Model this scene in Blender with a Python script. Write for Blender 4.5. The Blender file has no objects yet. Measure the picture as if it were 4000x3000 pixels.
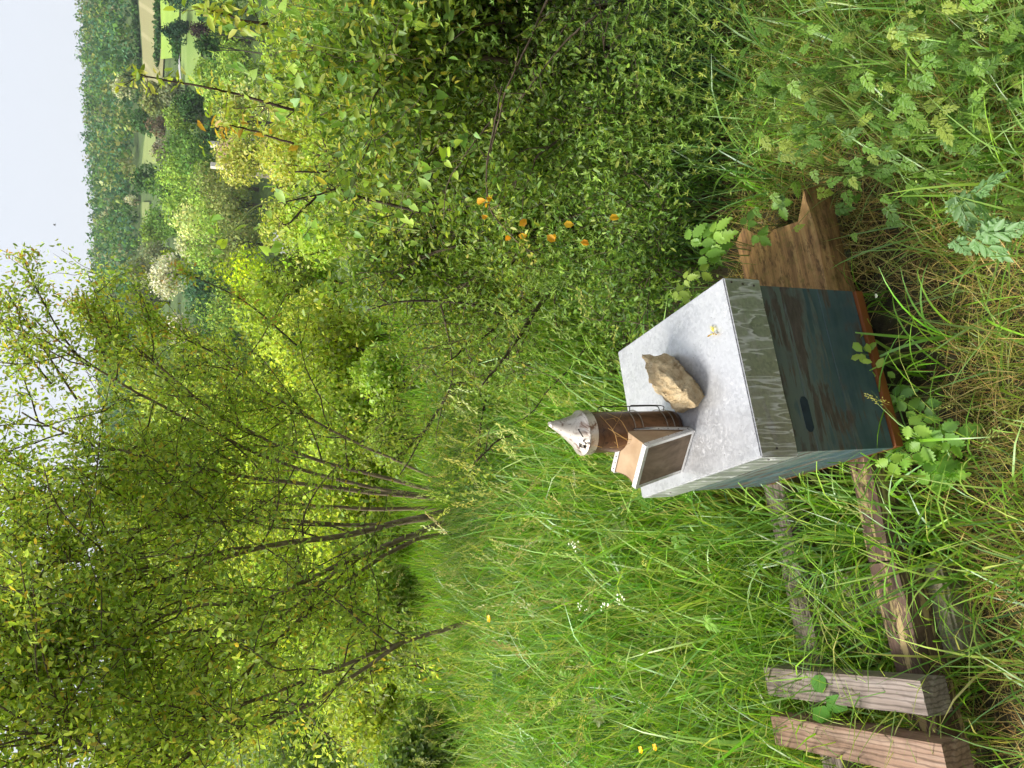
import bpy, bmesh, math, random
import numpy as np
from mathutils import Matrix, Vector

random.seed(7)
R = np.random.default_rng(11)
S = bpy.context.scene
COL = S.collection
rad = math.radians

# ------------------------------------------------------------------ camera
# The phone was held on its side: the picture's top edge is the place's right-hand side.
CAMZ, PITCH, FPX = 1.80, rad(22.52), 3004.0
cp, sp = math.cos(PITCH), math.sin(PITCH)
FW = np.array([0, cp, -sp]); DN = np.array([0, -sp, -cp]); RT = np.array([1.0, 0, 0])
CAM = np.array([0, 0, CAMZ])
cd = bpy.data.cameras.new('camera'); cam = bpy.data.objects.new('camera', cd); COL.objects.link(cam)
cd.sensor_fit = 'HORIZONTAL'; cd.sensor_width = 36.0; cd.lens = 36.0 * FPX / 4000.0
cd.clip_start = 0.05; cd.clip_end = 6000
m = Matrix.Identity(4)
for i in range(3):
    m[i][0] = DN[i]; m[i][1] = RT[i]; m[i][2] = -FW[i]; m[i][3] = CAM[i]
cam.matrix_world = m
S.camera = cam

# ------------------------------------------------------------------ sky, sun, exposure
SUN_EL, SUN_AZ = rad(50), rad(-86)          # azimuth measured from the view direction (+Y), negative = to the left
w = bpy.data.worlds.new('World'); S.world = w; w.use_nodes = True
nt = w.node_tree; nt.nodes.clear()
sky = nt.nodes.new('ShaderNodeTexSky'); sky.sky_type = 'NISHITA'; sky.sun_disc = False
sky.sun_elevation = SUN_EL; sky.sun_rotation = SUN_AZ
sky.air_density = 1.0; sky.dust_density = 4.0; sky.ozone_density = 1.0
mixn = nt.nodes.new('ShaderNodeMix'); mixn.data_type = 'RGBA'; mixn.inputs[0].default_value = 0.86
mixn.inputs[7].default_value = (3.55, 3.68, 3.95, 1)     # the even cloud sheet
bg = nt.nodes.new('ShaderNodeBackground'); bg.inputs[1].default_value = 0.10
wo = nt.nodes.new('ShaderNodeOutputWorld')
nt.links.new(sky.outputs[0], mixn.inputs[6]); nt.links.new(mixn.outputs[2], bg.inputs[0]); nt.links.new(bg.outputs[0], wo.inputs[0])
sl = bpy.data.lights.new('sun', 'SUN'); sl.energy = 2.5; sl.angle = rad(20); sl.color = (1.0, 0.95, 0.86)
so = bpy.data.objects.new('sun', sl); COL.objects.link(so)
sd = Vector((math.sin(SUN_AZ) * math.cos(SUN_EL), math.cos(SUN_AZ) * math.cos(SUN_EL), math.sin(SUN_EL)))
so.rotation_euler = (-sd).to_track_quat('-Z', 'Y').to_euler()
S.view_settings.view_transform = 'Standard'; S.view_settings.look = 'None'
S.view_settings.gamma = 1.0; S.view_settings.use_curve_mapping = False
S.view_settings.exposure = 1.32
S.render.engine = 'CYCLES'
cy = S.cycles
cy.max_bounces = 7; cy.diffuse_bounces = 4; cy.glossy_bounces = 2; cy.transmission_bounces = 4
cy.transparent_max_bounces = 4; cy.volume_bounces = 0
cy.caustics_reflective = False; cy.caustics_refractive = False
cy.use_adaptive_sampling = True; cy.adaptive_threshold = 0.03
cy.use_denoising = True
try: cy.denoiser = 'OPENIMAGEDENOISE'
except Exception: pass

# ------------------------------------------------------------------ helpers
def ray(x, y):                               # a pixel of the 4000 x 3000 photograph
    return FW + RT * ((1500.0 - y) / FPX) + DN * ((x - 2000.0) / FPX)
def at(x, y, Y): d = ray(x, y); return CAM + d * (Y / d[1])
def onz(x, y, z): d = ray(x, y); return CAM + d * ((z - CAMZ) / d[2])
def depth(P): return float((np.asarray(P) - CAM) @ FW)
def lin(r, g, b):
    f = lambda c: (c / 255 / 12.92) if c / 255 <= 0.04045 else ((c / 255 + 0.055) / 1.055) ** 2.4
    return np.array([f(r), f(g), f(b)])
def nrm(v):
    v = np.asarray(v, float); return v / np.maximum(np.linalg.norm(v, axis=-1, keepdims=True), 1e-9)

PY = np.array([-60, -20, -8, -3, 0, 3, 6, 12, 25, 50, 80, 110, 150, 200, 240, 300, 400, 500, 800, 1600, 3500.0])
PZ = np.array([30., 10.5, 3.6, .55, -.07, -.07, -.30, -1.25, -4.2, -9, -12, -11, 2.0, 8.5, 15.5, 25.5, 38.5, 41, 30, 10, 5.0])  # first values: unseen bank behind the camera, added to dim the lid's front
def zt(x, y):
    x = np.asarray(x, float); y = np.asarray(y, float)
    t = np.clip((y - 120) / 280, 0, 1)
    z = np.interp(y, PY, PZ) + t * 0.047 * np.clip(x - 60, -400, 400) * 1.0
    z = z + 0.03 * np.sin(x * 2.1 + y * .7) * np.clip(y / 4 - .3, 0, 1) + .5 * np.sin(x * .13) * np.clip((y - 10) / 40, 0, 1)
    return z

class MB:
    """collects verts, quads, tris and a colour per vertex"""
    def __init__(s): s.v = []; s.q = []; s.t = []; s.c = []; s.n = 0
    def add(s, v, q=None, t=None, c=(1, 1, 1)):
        v = np.asarray(v, np.float32).reshape(-1, 3)
        if q is not None and len(q): s.q.append(np.asarray(q, np.int64).reshape(-1, 4) + s.n)
        if t is not None and len(t): s.t.append(np.asarray(t, np.int64).reshape(-1, 3) + s.n)
        c = np.asarray(c, np.float32)
        if c.ndim == 1: c = np.broadcast_to(c, (len(v), 3))
        s.v.append(v); s.c.append(c); s.n += len(v)
    def build(s, name, mat, parent=None, smooth=False, origin=None, mats=None):
        me = bpy.data.meshes.new(name)
        v = np.concatenate(s.v); c = np.concatenate(s.c)
        if origin is not None: v = v - np.asarray(origin, np.float32)
        q = np.concatenate(s.q) if s.q else np.zeros((0, 4), np.int64)
        t = np.concatenate(s.t) if s.t else np.zeros((0, 3), np.int64)
        me.vertices.add(len(v)); me.vertices.foreach_set('co', v.ravel())
        loops = np.concatenate([q.ravel(), t.ravel()]).astype(np.int32)
        me.loops.add(len(loops)); me.loops.foreach_set('vertex_index', loops)
        st = np.concatenate([np.arange(len(q)) * 4, len(q) * 4 + np.arange(len(t)) * 3]).astype(np.int32)
        me.polygons.add(len(st)); me.polygons.foreach_set('loop_start', st)
        if smooth: me.polygons.foreach_set('use_smooth', np.ones(len(st), bool))
        me.update(calc_edges=True); me.validate()
        a = me.color_attributes.new('col', 'FLOAT_COLOR', 'POINT')
        a.data.foreach_set('color', np.concatenate([c, np.ones((len(c), 1), np.float32)], 1).ravel())
        me.materials.append(mat)
        o = bpy.data.objects.new(name, me); COL.objects.link(o)
        if parent is not None: o.parent = parent
        return o

def tag(o, label, cat, group=None, kind=None):
    o['label'] = label; o['category'] = cat
    if group: o['group'] = group
    if kind: o['kind'] = kind
    return o
def empty(name, loc=(0, 0, 0), rz=0.0):
    o = bpy.data.objects.new(name, None); COL.objects.link(o); o.location = loc; o.rotation_euler = (0, 0, rz); o.empty_display_size = .1
    return o

def rotmats(d, n):
    d = nrm(d); n = np.asarray(n, float)
    n = n - d * np.sum(d * n, -1, keepdims=True); n = nrm(n)
    return np.stack([d, np.cross(n, d), n], -1)           # columns X=d, Y, Z=n
def scatter(mb, tv, tq, tt, pos, M, sc, col, jit=None):
    """copies of a template (verts, quads, tris) into one mesh; col per copy"""
    N = len(pos); tv = np.asarray(tv, float); k = len(tv)
    sc = np.asarray(sc, float)
    if sc.ndim == 1: sc = sc[:, None]
    loc = tv[None] * sc[:, None, :]
    v = np.einsum('nij,nkj->nki', M, loc) + np.asarray(pos)[:, None, :]
    off = (np.arange(N) * k)[:, None, None]
    q = (np.asarray(tq)[None] + off).reshape(-1, 4) if tq is not None and len(tq) else None
    t = (np.asarray(tt)[None] + off).reshape(-1, 3) if tt is not None and len(tt) else None
    col = np.asarray(col, float)
    if col.ndim == 1: col = np.broadcast_to(col, (N, 3))
    mb.add(v.reshape(-1, 3), q, t, np.repeat(col, k, 0))
# leaf templates, X along the leaf, Z its upper side
LEAF4 = (np.array([[0, 0, 0], [.45, -.5, .10], [1, 0, -.05], [.45, .5, .10]]), [], [[0, 1, 2], [0, 2, 3]])
LEAF6 = (np.array([[0, 0, 0], [.28, -.42, .08], [.68, -.36, .03], [1, 0, -.10], [.68, .36, .03], [.28, .42, .08]]), [[0, 1, 2, 3], [0, 3, 4, 5]], [])
def toothed(n=6):
    t = np.linspace(0, 1, n + 1); L = []; 
    for s in (-1, 1):
        pts = []
        for i, a in enumerate(t[1:-1]):
            wv = .5 * math.sin(math.pi * a ** .75)
            pts += [[a - .03, s * wv * .72, .16 * wv], [a + .07, s * wv * 1.06, .2 * wv - .04]]
        L.append(pts)
    mid = [[a, 0, -.12 * a * a] for a in t]
    v = np.array(mid + L[0] + L[1]); tr = []
    nm = len(mid); k = len(L[0])
    for s, o in ((0, nm), (1, nm + k)):
        ring = [0] + [o + i for i in range(k)] + [nm - 1]
        for i in range(len(ring) - 1):
            j = min(nm - 1, max(0, int(round(i / (len(ring) - 1) * (nm - 1)))))
            j2 = min(nm - 1, max(0, int(round((i + 1) / (len(ring) - 1) * (nm - 1)))))
            f = [j, ring[i], ring[i + 1]] if s == 0 else [j, ring[i + 1], ring[i]]
            if len(set(f)) == 3: tr.append(f)
            f = [j, ring[i + 1], j2] if s == 0 else [j, j2, ring[i + 1]]
            if len(set(f)) == 3: tr.append(f)
    return v, [], tr
TOOTH = toothed()
HEART = (np.array([[0.08, 0, 0], [-.08, -.28, .03], [.12, -.45, .07], [.5, -.36, .05], [1, 0, -.12], [.5, .36, .05], [.12, .45, .07], [-.08, .28, .03]]),
         [[0, 1, 2, 3], [0, 5, 6, 7]], [[0, 3, 4], [0, 4, 5]])
def compose(parts):
    V, Q, T = [], [], []; n = 0
    for (tv, tq, tt), pos, ang, sc, tilt in parts:
        a = math.radians(ang); b = math.radians(tilt)
        Mz = np.array([[math.cos(a), -math.sin(a), 0], [math.sin(a), math.cos(a), 0], [0, 0, 1]])
        My = np.array([[math.cos(b), 0, -math.sin(b)], [0, 1, 0], [math.sin(b), 0, math.cos(b)]])
        V.append((np.asarray(tv) * np.asarray(sc)) @ (Mz @ My).T + np.asarray(pos))
        Q += [[i + n for i in f] for f in tq]; T += [[i + n for i in f] for f in tt]; n += len(tv)
    return np.concatenate(V), Q, T
WHORL = compose([(LEAF4, (0, 0, 0), k * 60 + (0, 14, -9, 5, -16, 8)[k], ((1, .7, .9, .55, 1.05, .8)[k], .24, .5), (38, 12, 50, 25, 5, 44)[k]) for k in range(6)])
TRIFOIL = compose([(TOOTH, (.18, 0, 0), 0, (.95, .70, .9), -12), (TOOTH, (0, .04, 0), 72, (.78, .55, .9), -14), (TOOTH, (0, -.04, 0), -75, (.74, .52, .9), -8)])
def frond_template():
    r = np.random.default_rng(2); P = [(LEAF4, (0, 0, 0), 0, (.9, .02, .1), 0)]
    for i in range(4):
        t = .28 + .17 * i; L = .46 * (1 - .5 * i / 4)
        for s in (-1, 1):
            a = s * (62 - 5 * i) + r.normal(0, 7); q0 = np.array([t + r.normal(0, .015), 0, -.14 * t * t]); dr = np.array([math.cos(rad(a)), math.sin(rad(a)), -.2])
            P.append((LEAF6, q0, a, (L, L * .42, L * .6), -8 + r.normal(0, 6)))
            for u in (.18, .42, .64):
                for w_ in (-1, 1):
                    P.append((LEAF6, q0 + dr * L * u, a + w_ * (48 + r.normal(0, 8)), (L * .50 * (1.1 - u), L * .25, L * .5), 4 * w_ + r.normal(0, 8)))
    P.append((LEAF6, (.82, 0, -.12), 0, (.34, .20, .2), -10)); P.append((LEAF6, (.85, 0, -.12), 45, (.2, .1, .1), -10)); P.append((LEAF6, (.85, 0, -.12), -45, (.2, .1, .1), -10))
    return compose(P)
FROND = frond_template()

def blades(mb, base, L, wd, az, th0, th1, col, seg=4, twist=0.0):
    """arching grass blades: base (N,3), lean th0 at the foot growing by th1 towards the tip"""
    N = len(base); base = np.asarray(base, float)
    hd = np.stack([np.cos(az), np.sin(az), np.zeros(N)], -1); up = np.array([0, 0, 1.0])
    sd0 = np.stack([-np.sin(az), np.cos(az), np.zeros(N)], -1)
    p = base.copy(); V = np.zeros((N, seg + 1, 2, 3))
    for i in range(seg + 1):
        t = i / seg; th = th0 + th1 * t ** 1.3
        wv = (wd * (1 - t ** 2.2) * (.75 + .5 * t) + .0003)[:, None] * .5
        tw = twist * t
        nrm_ = -np.cos(th)[:, None] * hd + np.sin(th)[:, None] * up
        sdv = sd0 * np.cos(tw)[:, None] + nrm_ * np.sin(tw)[:, None] if np.ndim(tw) else sd0
        V[:, i, 0] = p - sdv * wv; V[:, i, 1] = p + sdv * wv
        p = p + (L / seg)[:, None] * (np.cos(th)[:, None] * up + np.sin(th)[:, None] * hd)
    k = 2 * (seg + 1)
    tq = np.array([[2 * i, 2 * i + 1, 2 * i + 3, 2 * i + 2] for i in range(seg)])
    q = (tq[None] + (np.arange(N) * k)[:, None, None]).reshape(-1, 4)
    c = np.repeat(np.asarray(col, float)[:, None, :], k, 1)
    g = np.linspace(.92, 1.08, seg + 1).repeat(2)[None, :, None]
    mb.add(V.reshape(-1, 3), q, None, (c * g).reshape(-1, 3))
    return p

def tube(mb, pts, radii, sides=6, col=(1, 1, 1), cap=True):
    pts = np.asarray(pts, float); n = len(pts); radii = np.broadcast_to(np.asarray(radii, float), (n,))
    tg = nrm(np.gradient(pts, axis=0))
    ref = np.array([0.31, .87, .22]) if abs(tg[0][2]) > .5 else np.array([.1, .2, 1.0])
    a = nrm(np.cross(tg, ref)); b = np.cross(tg, a)
    ph = np.linspace(0, 2 * math.pi, sides, endpoint=False)
    v = pts[:, None] + radii[:, None, None] * (np.cos(ph)[None, :, None] * a[:, None] + np.sin(ph)[None, :, None] * b[:, None])
    q = []
    for i in range(n - 1):
        for j in range(sides):
            k = (j + 1) % sides
            q.append([i * sides + j, i * sides + k, (i + 1) * sides + k, (i + 1) * sides + j])
    t = []
    if cap:
        t = [[0, j + 1, j] for j in range(1, sides - 1)] + [[(n - 1) * sides, (n - 1) * sides + j, (n - 1) * sides + j + 1] for j in range(1, sides - 1)]
    mb.add(v.reshape(-1, 3), q, t, col)
def smooth_path(pts, n=12):
    pts = np.asarray(pts, float); k = len(pts)
    if k < 3: return pts[0] + np.linspace(0, 1, n)[:, None] * (pts[-1] - pts[0])
    t = np.linspace(0, k - 1, n); out = []
    P = np.concatenate([[2 * pts[0] - pts[1]], pts, [2 * pts[-1] - pts[-2]]])
    for u in t:
        i = min(int(u), k - 2); f = u - i; a, b, c, d = P[i:i + 4]
        out.append(.5 * (2 * b + (c - a) * f + (2 * a - 5 * b + 4 * c - d) * f * f + (3 * b - a - 3 * c + d) * f ** 3))
    return np.array(out)

def box(bm, lo, hi, M=None):
    vs = [bm.verts.new((x, y, z)) for z in (lo[2], hi[2]) for y in (lo[1], hi[1]) for x in (lo[0], hi[0])]
    fs = [bm.faces.new([vs[i] for i in f]) for f in ((0, 2, 3, 1), (4, 5, 7, 6), (0, 1, 5, 4), (2, 6, 7, 3), (0, 4, 6, 2), (1, 3, 7, 5))]
    if M is not None: bmesh.ops.transform(bm, matrix=M, verts=vs)
    return vs
def bm_obj(name, bm, mat, parent=None, bevel=0.0, smooth=False, segs=2):
    if bevel > 0:
        bmesh.ops.bevel(bm, geom=[e for e in bm.edges], offset=bevel, segments=segs, affect='EDGES', profile=.6)
    bmesh.ops.recalc_face_normals(bm, faces=bm.faces[:])
    me = bpy.data.meshes.new(name); bm.to_mesh(me); bm.free()
    if smooth: me.polygons.foreach_set('use_smooth', np.ones(len(me.polygons), bool))
    me.materials.append(mat)
    o = bpy.data.objects.new(name, me); COL.objects.link(o)
    if parent is not None: o.parent = parent
    return o

# ------------------------------------------------------------------ materials
def mat_new(name):
    mt = bpy.data.materials.new(name); mt.use_nodes = True; n = mt.node_tree; n.nodes.clear()
    out = n.nodes.new('ShaderNodeOutputMaterial'); return mt, n, out
def N(n, t, **k):
    nd = n.nodes.new(t)
    for a, v in k.items(): setattr(nd, a, v)
    return nd
def leaf_mat(name, trans=.48, gloss=.025, rough=.48, tint=(1.18, 1.15, .72), gain=(1.38, 1.38, 1.2)):
    mt, n, out = mat_new(name); L = n.links.new
    at_ = N(n, 'ShaderNodeAttribute', attribute_name='col')
    df = N(n, 'ShaderNodeBsdfDiffuse'); tr = N(n, 'ShaderNodeBsdfTranslucent'); gl = N(n, 'ShaderNodeBsdfGlossy'); gl.inputs['Roughness'].default_value = rough
    gl.inputs['Color'].default_value = (.9, .95, 1, 1)
    tm = N(n, 'ShaderNodeMix', data_type='RGBA', blend_type='MULTIPLY'); tm.inputs[0].default_value = 1; tm.inputs[7].default_value = (*tint, 1)
    gn = mix(n, 1.0, at_.outputs[0], gain, 'MULTIPLY')
    L(gn, df.inputs[0]); L(gn, tm.inputs[6]); L(tm.outputs[2], tr.inputs[0])
    m1 = N(n, 'ShaderNodeMixShader'); m1.inputs[0].default_value = trans; L(df.outputs[0], m1.inputs[1]); L(tr.outputs[0], m1.inputs[2])
    m2 = N(n, 'ShaderNodeMixShader'); m2.inputs[0].default_value = gloss; L(m1.outputs[0], m2.inputs[1]); L(gl.outputs[0], m2.inputs[2])
    L(m2.outputs[0], out.inputs[0]); return mt
def bsdf(n, out, **k):
    b = N(n, 'ShaderNodeBsdfPrincipled'); n.links.new(b.outputs[0], out.inputs[0])
    for a, v in k.items(): b.inputs[a.replace('_', ' ')].default_value = v
    return b
def coords(n, scale=(1, 1, 1), kind='Object', rot=(0, 0, 0)):
    tc = N(n, 'ShaderNodeTexCoord'); mp = N(n, 'ShaderNodeMapping'); mp.inputs['Scale'].default_value = scale; mp.inputs['Rotation'].default_value = rot
    n.links.new(tc.outputs[kind], mp.inputs[0]); return mp.outputs[0]
def noise(n, vec, scale, detail=4, rough=.55, dist=0.0):
    t = N(n, 'ShaderNodeTexNoise'); t.inputs['Scale'].default_value = scale; t.inputs['Detail'].default_value = detail
    t.inputs['Roughness'].default_value = rough; t.inputs['Distortion'].default_value = dist; n.links.new(vec, t.inputs['Vector']); return t.outputs['Fac']
def ramp(n, fac, stops, interp='LINEAR'):
    r = N(n, 'ShaderNodeValToRGB'); r.color_ramp.interpolation = interp; e = r.color_ramp.elements
    while len(e) < len(stops): e.new(.5)
    for el, (p, c) in zip(e, stops):
        el.position = p; el.color = (*c, 1) if not np.isscalar(c) else (c, c, c, 1)
    n.links.new(fac, r.inputs[0]); return r.outputs[0]
def mix(n, f, a, b, bt='MIX'):
    x = N(n, 'ShaderNodeMix', data_type='RGBA', blend_type=bt)
    for i, s in ((0, f), (6, a), (7, b)):
        if hasattr(s, 'links') or hasattr(s, 'is_linked'): n.links.new(s, x.inputs[i])
        else: x.inputs[i].default_value = s if i == 0 else (*s, 1)
    return x.outputs[2]
def bump(n, b, h, strength=.3, dist=.01):
    bp = N(n, 'ShaderNodeBump'); bp.inputs['Strength'].default_value = strength; bp.inputs['Distance'].default_value = dist
    n.links.new(h, bp.inputs['Height']); n.links.new(bp.outputs[0], b.inputs['Normal'])

M_LEAF = leaf_mat('leaf'); M_GRASS = leaf_mat('grass_blade', .45, .05, .4, gain=(1.38, 1.42, .98)); M_BLOSSOM = leaf_mat('blossom', .25, .0, tint=(1, 1, .9), gain=(1.15, 1.15, 1.1)); M_FAR = leaf_mat('far_leaf', .25, .0, gain=(1.42, 1.40, 1.2))
M_PLUM = leaf_mat('plum_leaf', .54, .025, .48, (1.2, 1.16, .72), (1.58, 1.56, 1.35))
M_DRY = leaf_mat('dry_straw', .2, .03, .5, (1, 1, .9), (1.25, 1.2, 1.0))

def wood_mat(name, c0, c1, c2, axis=0, ring=60, crack=.35, mossy=0.0, rough=.85, lines=0.0, peel=None):
    """weathered timber; grain runs along the local axis"""
    mt, n, out = mat_new(name); b = bsdf(n, out, Roughness=rough)
    sc = [1, 1, 1]; sc[axis] = .06
    v = coords(n, sc)
    f1 = noise(n, v, ring, 6, .65, .6); f2 = noise(n, coords(n), 9, 4, .6)
    c = ramp(n, f1, [(.28, c0), (.5, c1), (.74, c2)])
    dk = ramp(n, noise(n, v, ring * 2.2, 3, .6), [(.36, .25), (.47, 1.0)])
    c = mix(n, crack, c, dk, 'MULTIPLY')
    c = mix(n, ramp(n, f2, [(.5, 0.0), (.72, .55)]), c, tuple(np.array(c0) * .55))
    if lines > 0:
        wv = N(n, 'ShaderNodeTexWave'); wv.bands_direction = 'Y'; wv.inputs['Scale'].default_value = lines; wv.inputs['Distortion'].default_value = 5.0; wv.inputs['Detail'].default_value = 3; wv.inputs['Detail Scale'].default_value = 1.2
        n.links.new(coords(n, (.25, 1, 1)), wv.inputs[0]); c = mix(n, ramp(n, wv.outputs['Fac'], [(.05, .55), (.35, 0.0)]), c, tuple(np.array(c0) * .45))
    if peel is not None:
        pf = noise(n, coords(n, (.16, 1, 1)), 34, 5, .7, .4); c = mix(n, ramp(n, pf, [(.52, 0.0), (.57, .95)]), c, peel)
        pf2 = noise(n, coords(n, (.12, 1, 1)), 55, 4, .7); c = mix(n, ramp(n, pf2, [(.60, 0.0), (.66, .9)]), c, (.035, .025, .02))
    if mossy > 0:
        f4 = noise(n, coords(n, (.4, 1, 1)), 55, 6, .75); c = mix(n, ramp(n, f4, [(.5, 0.0), (.62, .75)]), c, tuple(np.array(c0) * .5))
        f3 = noise(n, coords(n), 28, 5, .7)
        c = mix(n, ramp(n, f3, [(.6 - mossy * .2, 0.0), (.72, .7)]), c, (.17, .14, .03))
    n.links.new(c, b.inputs['Base Color']); bump(n, b, f1, .7, .004); return mt

def bark_mat():
    mt, n, out = mat_new('bark'); b = bsdf(n, out, Roughness=.9)
    f = noise(n, coords(n, (1, 1, .35)), 38, 5, .65)
    c = ramp(n, f, [(.3, (.055, .042, .028)), (.55, (.13, .105, .075)), (.75, (.24, .21, .16))])
    at_ = N(n, 'ShaderNodeAttribute', attribute_name='col')
    c = mix(n, 1.0, c, at_.outputs[0], 'MULTIPLY')
    n.links.new(c, b.inputs['Base Color']); bump(n, b, f, .6, .01); return mt
M_BARK = bark_mat()

# ------------------------------------------------------------------ ground
def ground_mat():
    mt, n, out = mat_new('soil_and_turf'); b = bsdf(n, out, Roughness=.95)
    v = coords(n)
    f1 = noise(n, v, 14, 6, .7); f2 = noise(n, v, .35, 4, .6); f3 = noise(n, v, 1.7, 5, .65)
    near = ramp(n, f1, [(.35, (.022, .018, .009)), (.55, (.075, .062, .028)), (.7, (.07, .08, .025))])
    far = mix(n, ramp(n, f3, [(.4, 0.0), (.6, 1.0)]), (.055, .095, .018), (.10, .17, .03))
    far = mix(n, ramp(n, f2, [(.4, 0.0), (.62, .6)]), far, (.035, .06, .016))
    tc = N(n, 'ShaderNodeTexCoord'); sx = N(n, 'ShaderNodeSeparateXYZ'); n.links.new(tc.outputs['Object'], sx.inputs[0])
    mr = N(n, 'ShaderNodeMapRange'); mr.inputs[1].default_value = 5.0; mr.inputs[2].default_value = 14.0; n.links.new(sx.outputs[1], mr.inputs[0])
    c = mix(n, mr.outputs[0], near, far)
    n.links.new(c, b.inputs['Base Color']); bump(n, b, f1, .8, .03); return mt
ys = np.concatenate([np.linspace(-60, -4, 12), np.linspace(-3, 8, 45), np.geomspace(8.4, 520, 90), np.geomspace(560, 1000, 8)])
us = np.concatenate([-np.geomspace(1.6, .06, 24), np.linspace(-.05, .05, 5), np.geomspace(.06, 1.6, 24)])
gx = us[None, :] * (np.abs(ys)[:, None] * .55 + 6); gy = np.repeat(ys[:, None], len(us), 1)
gz = zt(gx, gy); ny, nx = gx.shape
idx = np.arange(ny * nx).reshape(ny, nx)
g = MB(); g.add(np.stack([gx, gy, gz], -1).reshape(-1, 3), np.stack([idx[:-1, :-1], idx[:-1, 1:], idx[1:, 1:], idx[1:, :-1]], -1).reshape(-1, 4))
o = g.build('ground', ground_mat(), smooth=True); o['kind'] = 'structure'

# ------------------------------------------------------------------ far hillside: fields
def ground_hit(x, y, y0=20, y1=600):
    d = ray(x, y); Y = np.linspace(y0, y1, 3000); P = CAM + d[None] * (Y / d[1])[:, None]
    h = P[:, 2] - zt(P[:, 0], P[:, 1]); k = np.argmax(h < 0)
    return P[k] if h[k] < 0 else P[-1]
def plain_mat(name, c0, c1, scale, rough=.9, stretch=(1, 1, 1), rot=0.0, bmp=0.0):
    mt, n, out = mat_new(name); b = bsdf(n, out, Roughness=rough)
    f = noise(n, coords(n, stretch, rot=(0, 0, rot)), scale, 5, .6)
    n.links.new(ramp(n, f, [(.32, c0), (.68, c1)]), b.inputs['Base Color'])
    if bmp: bump(n, b, f, bmp, .01)
    return mt
def sheet(name, corners, mat, lift=.25, n=26, m=10, label=None):
    """a four-sided patch laid over the terrain; corners as ground points"""
    A, B, C, D = [np.array(c[:2]) for c in corners]
    s = np.linspace(0, 1, n)[:, None, None]; t = np.linspace(0, 1, m)[None, :, None]
    P = (1 - t) * ((1 - s) * A + s * B) + t * ((1 - s) * D + s * C)
    z = zt(P[..., 0], P[..., 1]) + lift; id_ = np.arange(n * m).reshape(n, m)
    b = MB(); b.add(np.concatenate([P, z[..., None]], -1).reshape(-1, 3), np.stack([id_[:-1, :-1], id_[1:, :-1], id_[1:, 1:], id_[:-1, 1:]], -1).reshape(-1, 4))
    o = b.build(name, mat, smooth=True); o['kind'] = 'structure'; return o
def field_mat():
    mt, n, out = mat_new('tilled_field'); b = bsdf(n, out, Roughness=.95)
    v = coords(n, (1, 1, 1), rot=(0, 0, rad(28)))
    wv = N(n, 'ShaderNodeTexWave'); wv.inputs['Scale'].default_value = .045; wv.inputs['Distortion'].default_value = .3; wv.inputs['Detail'].default_value = 1; n.links.new(v, wv.inputs[0])
    c = mix(n, ramp(n, wv.outputs['Fac'], [(.90, 0.0), (.98, .6)]), (.24, .225, .095), (.38, .34, .18))
    c = mix(n, ramp(n, noise(n, v, .08, 3), [(.4, 0.0), (.65, .5)]), c, (.24, .25, .09))
    n.links.new(c, b.inputs['Base Color']); return mt
G = ground_hit
sheet('field', [G(545, -120), G(625, -120), G(640, 345), G(560, 420)], field_mat(), .3)
sheet('field', [G(628, -60), G(706, -60), G(716, 225), G(634, 232)], plain_mat('lush_pasture', (.22, .35, .035), (.28, .42, .05), .12), .4)
sheet('field', [G(716, -80), G(800, -80), G(800, 330), G(722, 330)], plain_mat('mown_slope', (.15, .25, .045), (.23, .32, .075), .15), .35)
sheet('field', [G(575, 520), G(615, 520), G(618, 640), G(560, 640)], plain_mat('pale_clearing', (.18, .23, .06), (.23, .29, .08), .2), .4)
sheet('field', [G(562, 790), G(592, 790), G(592, 880), G(562, 880)], plain_mat('small_clearing', (.15, .2, .05), (.2, .24, .07), .2), .5)
sheet('road', [G(707, 120), G(713, 120), G(722, 330), G(716, 330)], plain_mat('grey_lane', (.3, .3, .29), (.4, .4, .38), .5), .6)

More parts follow.
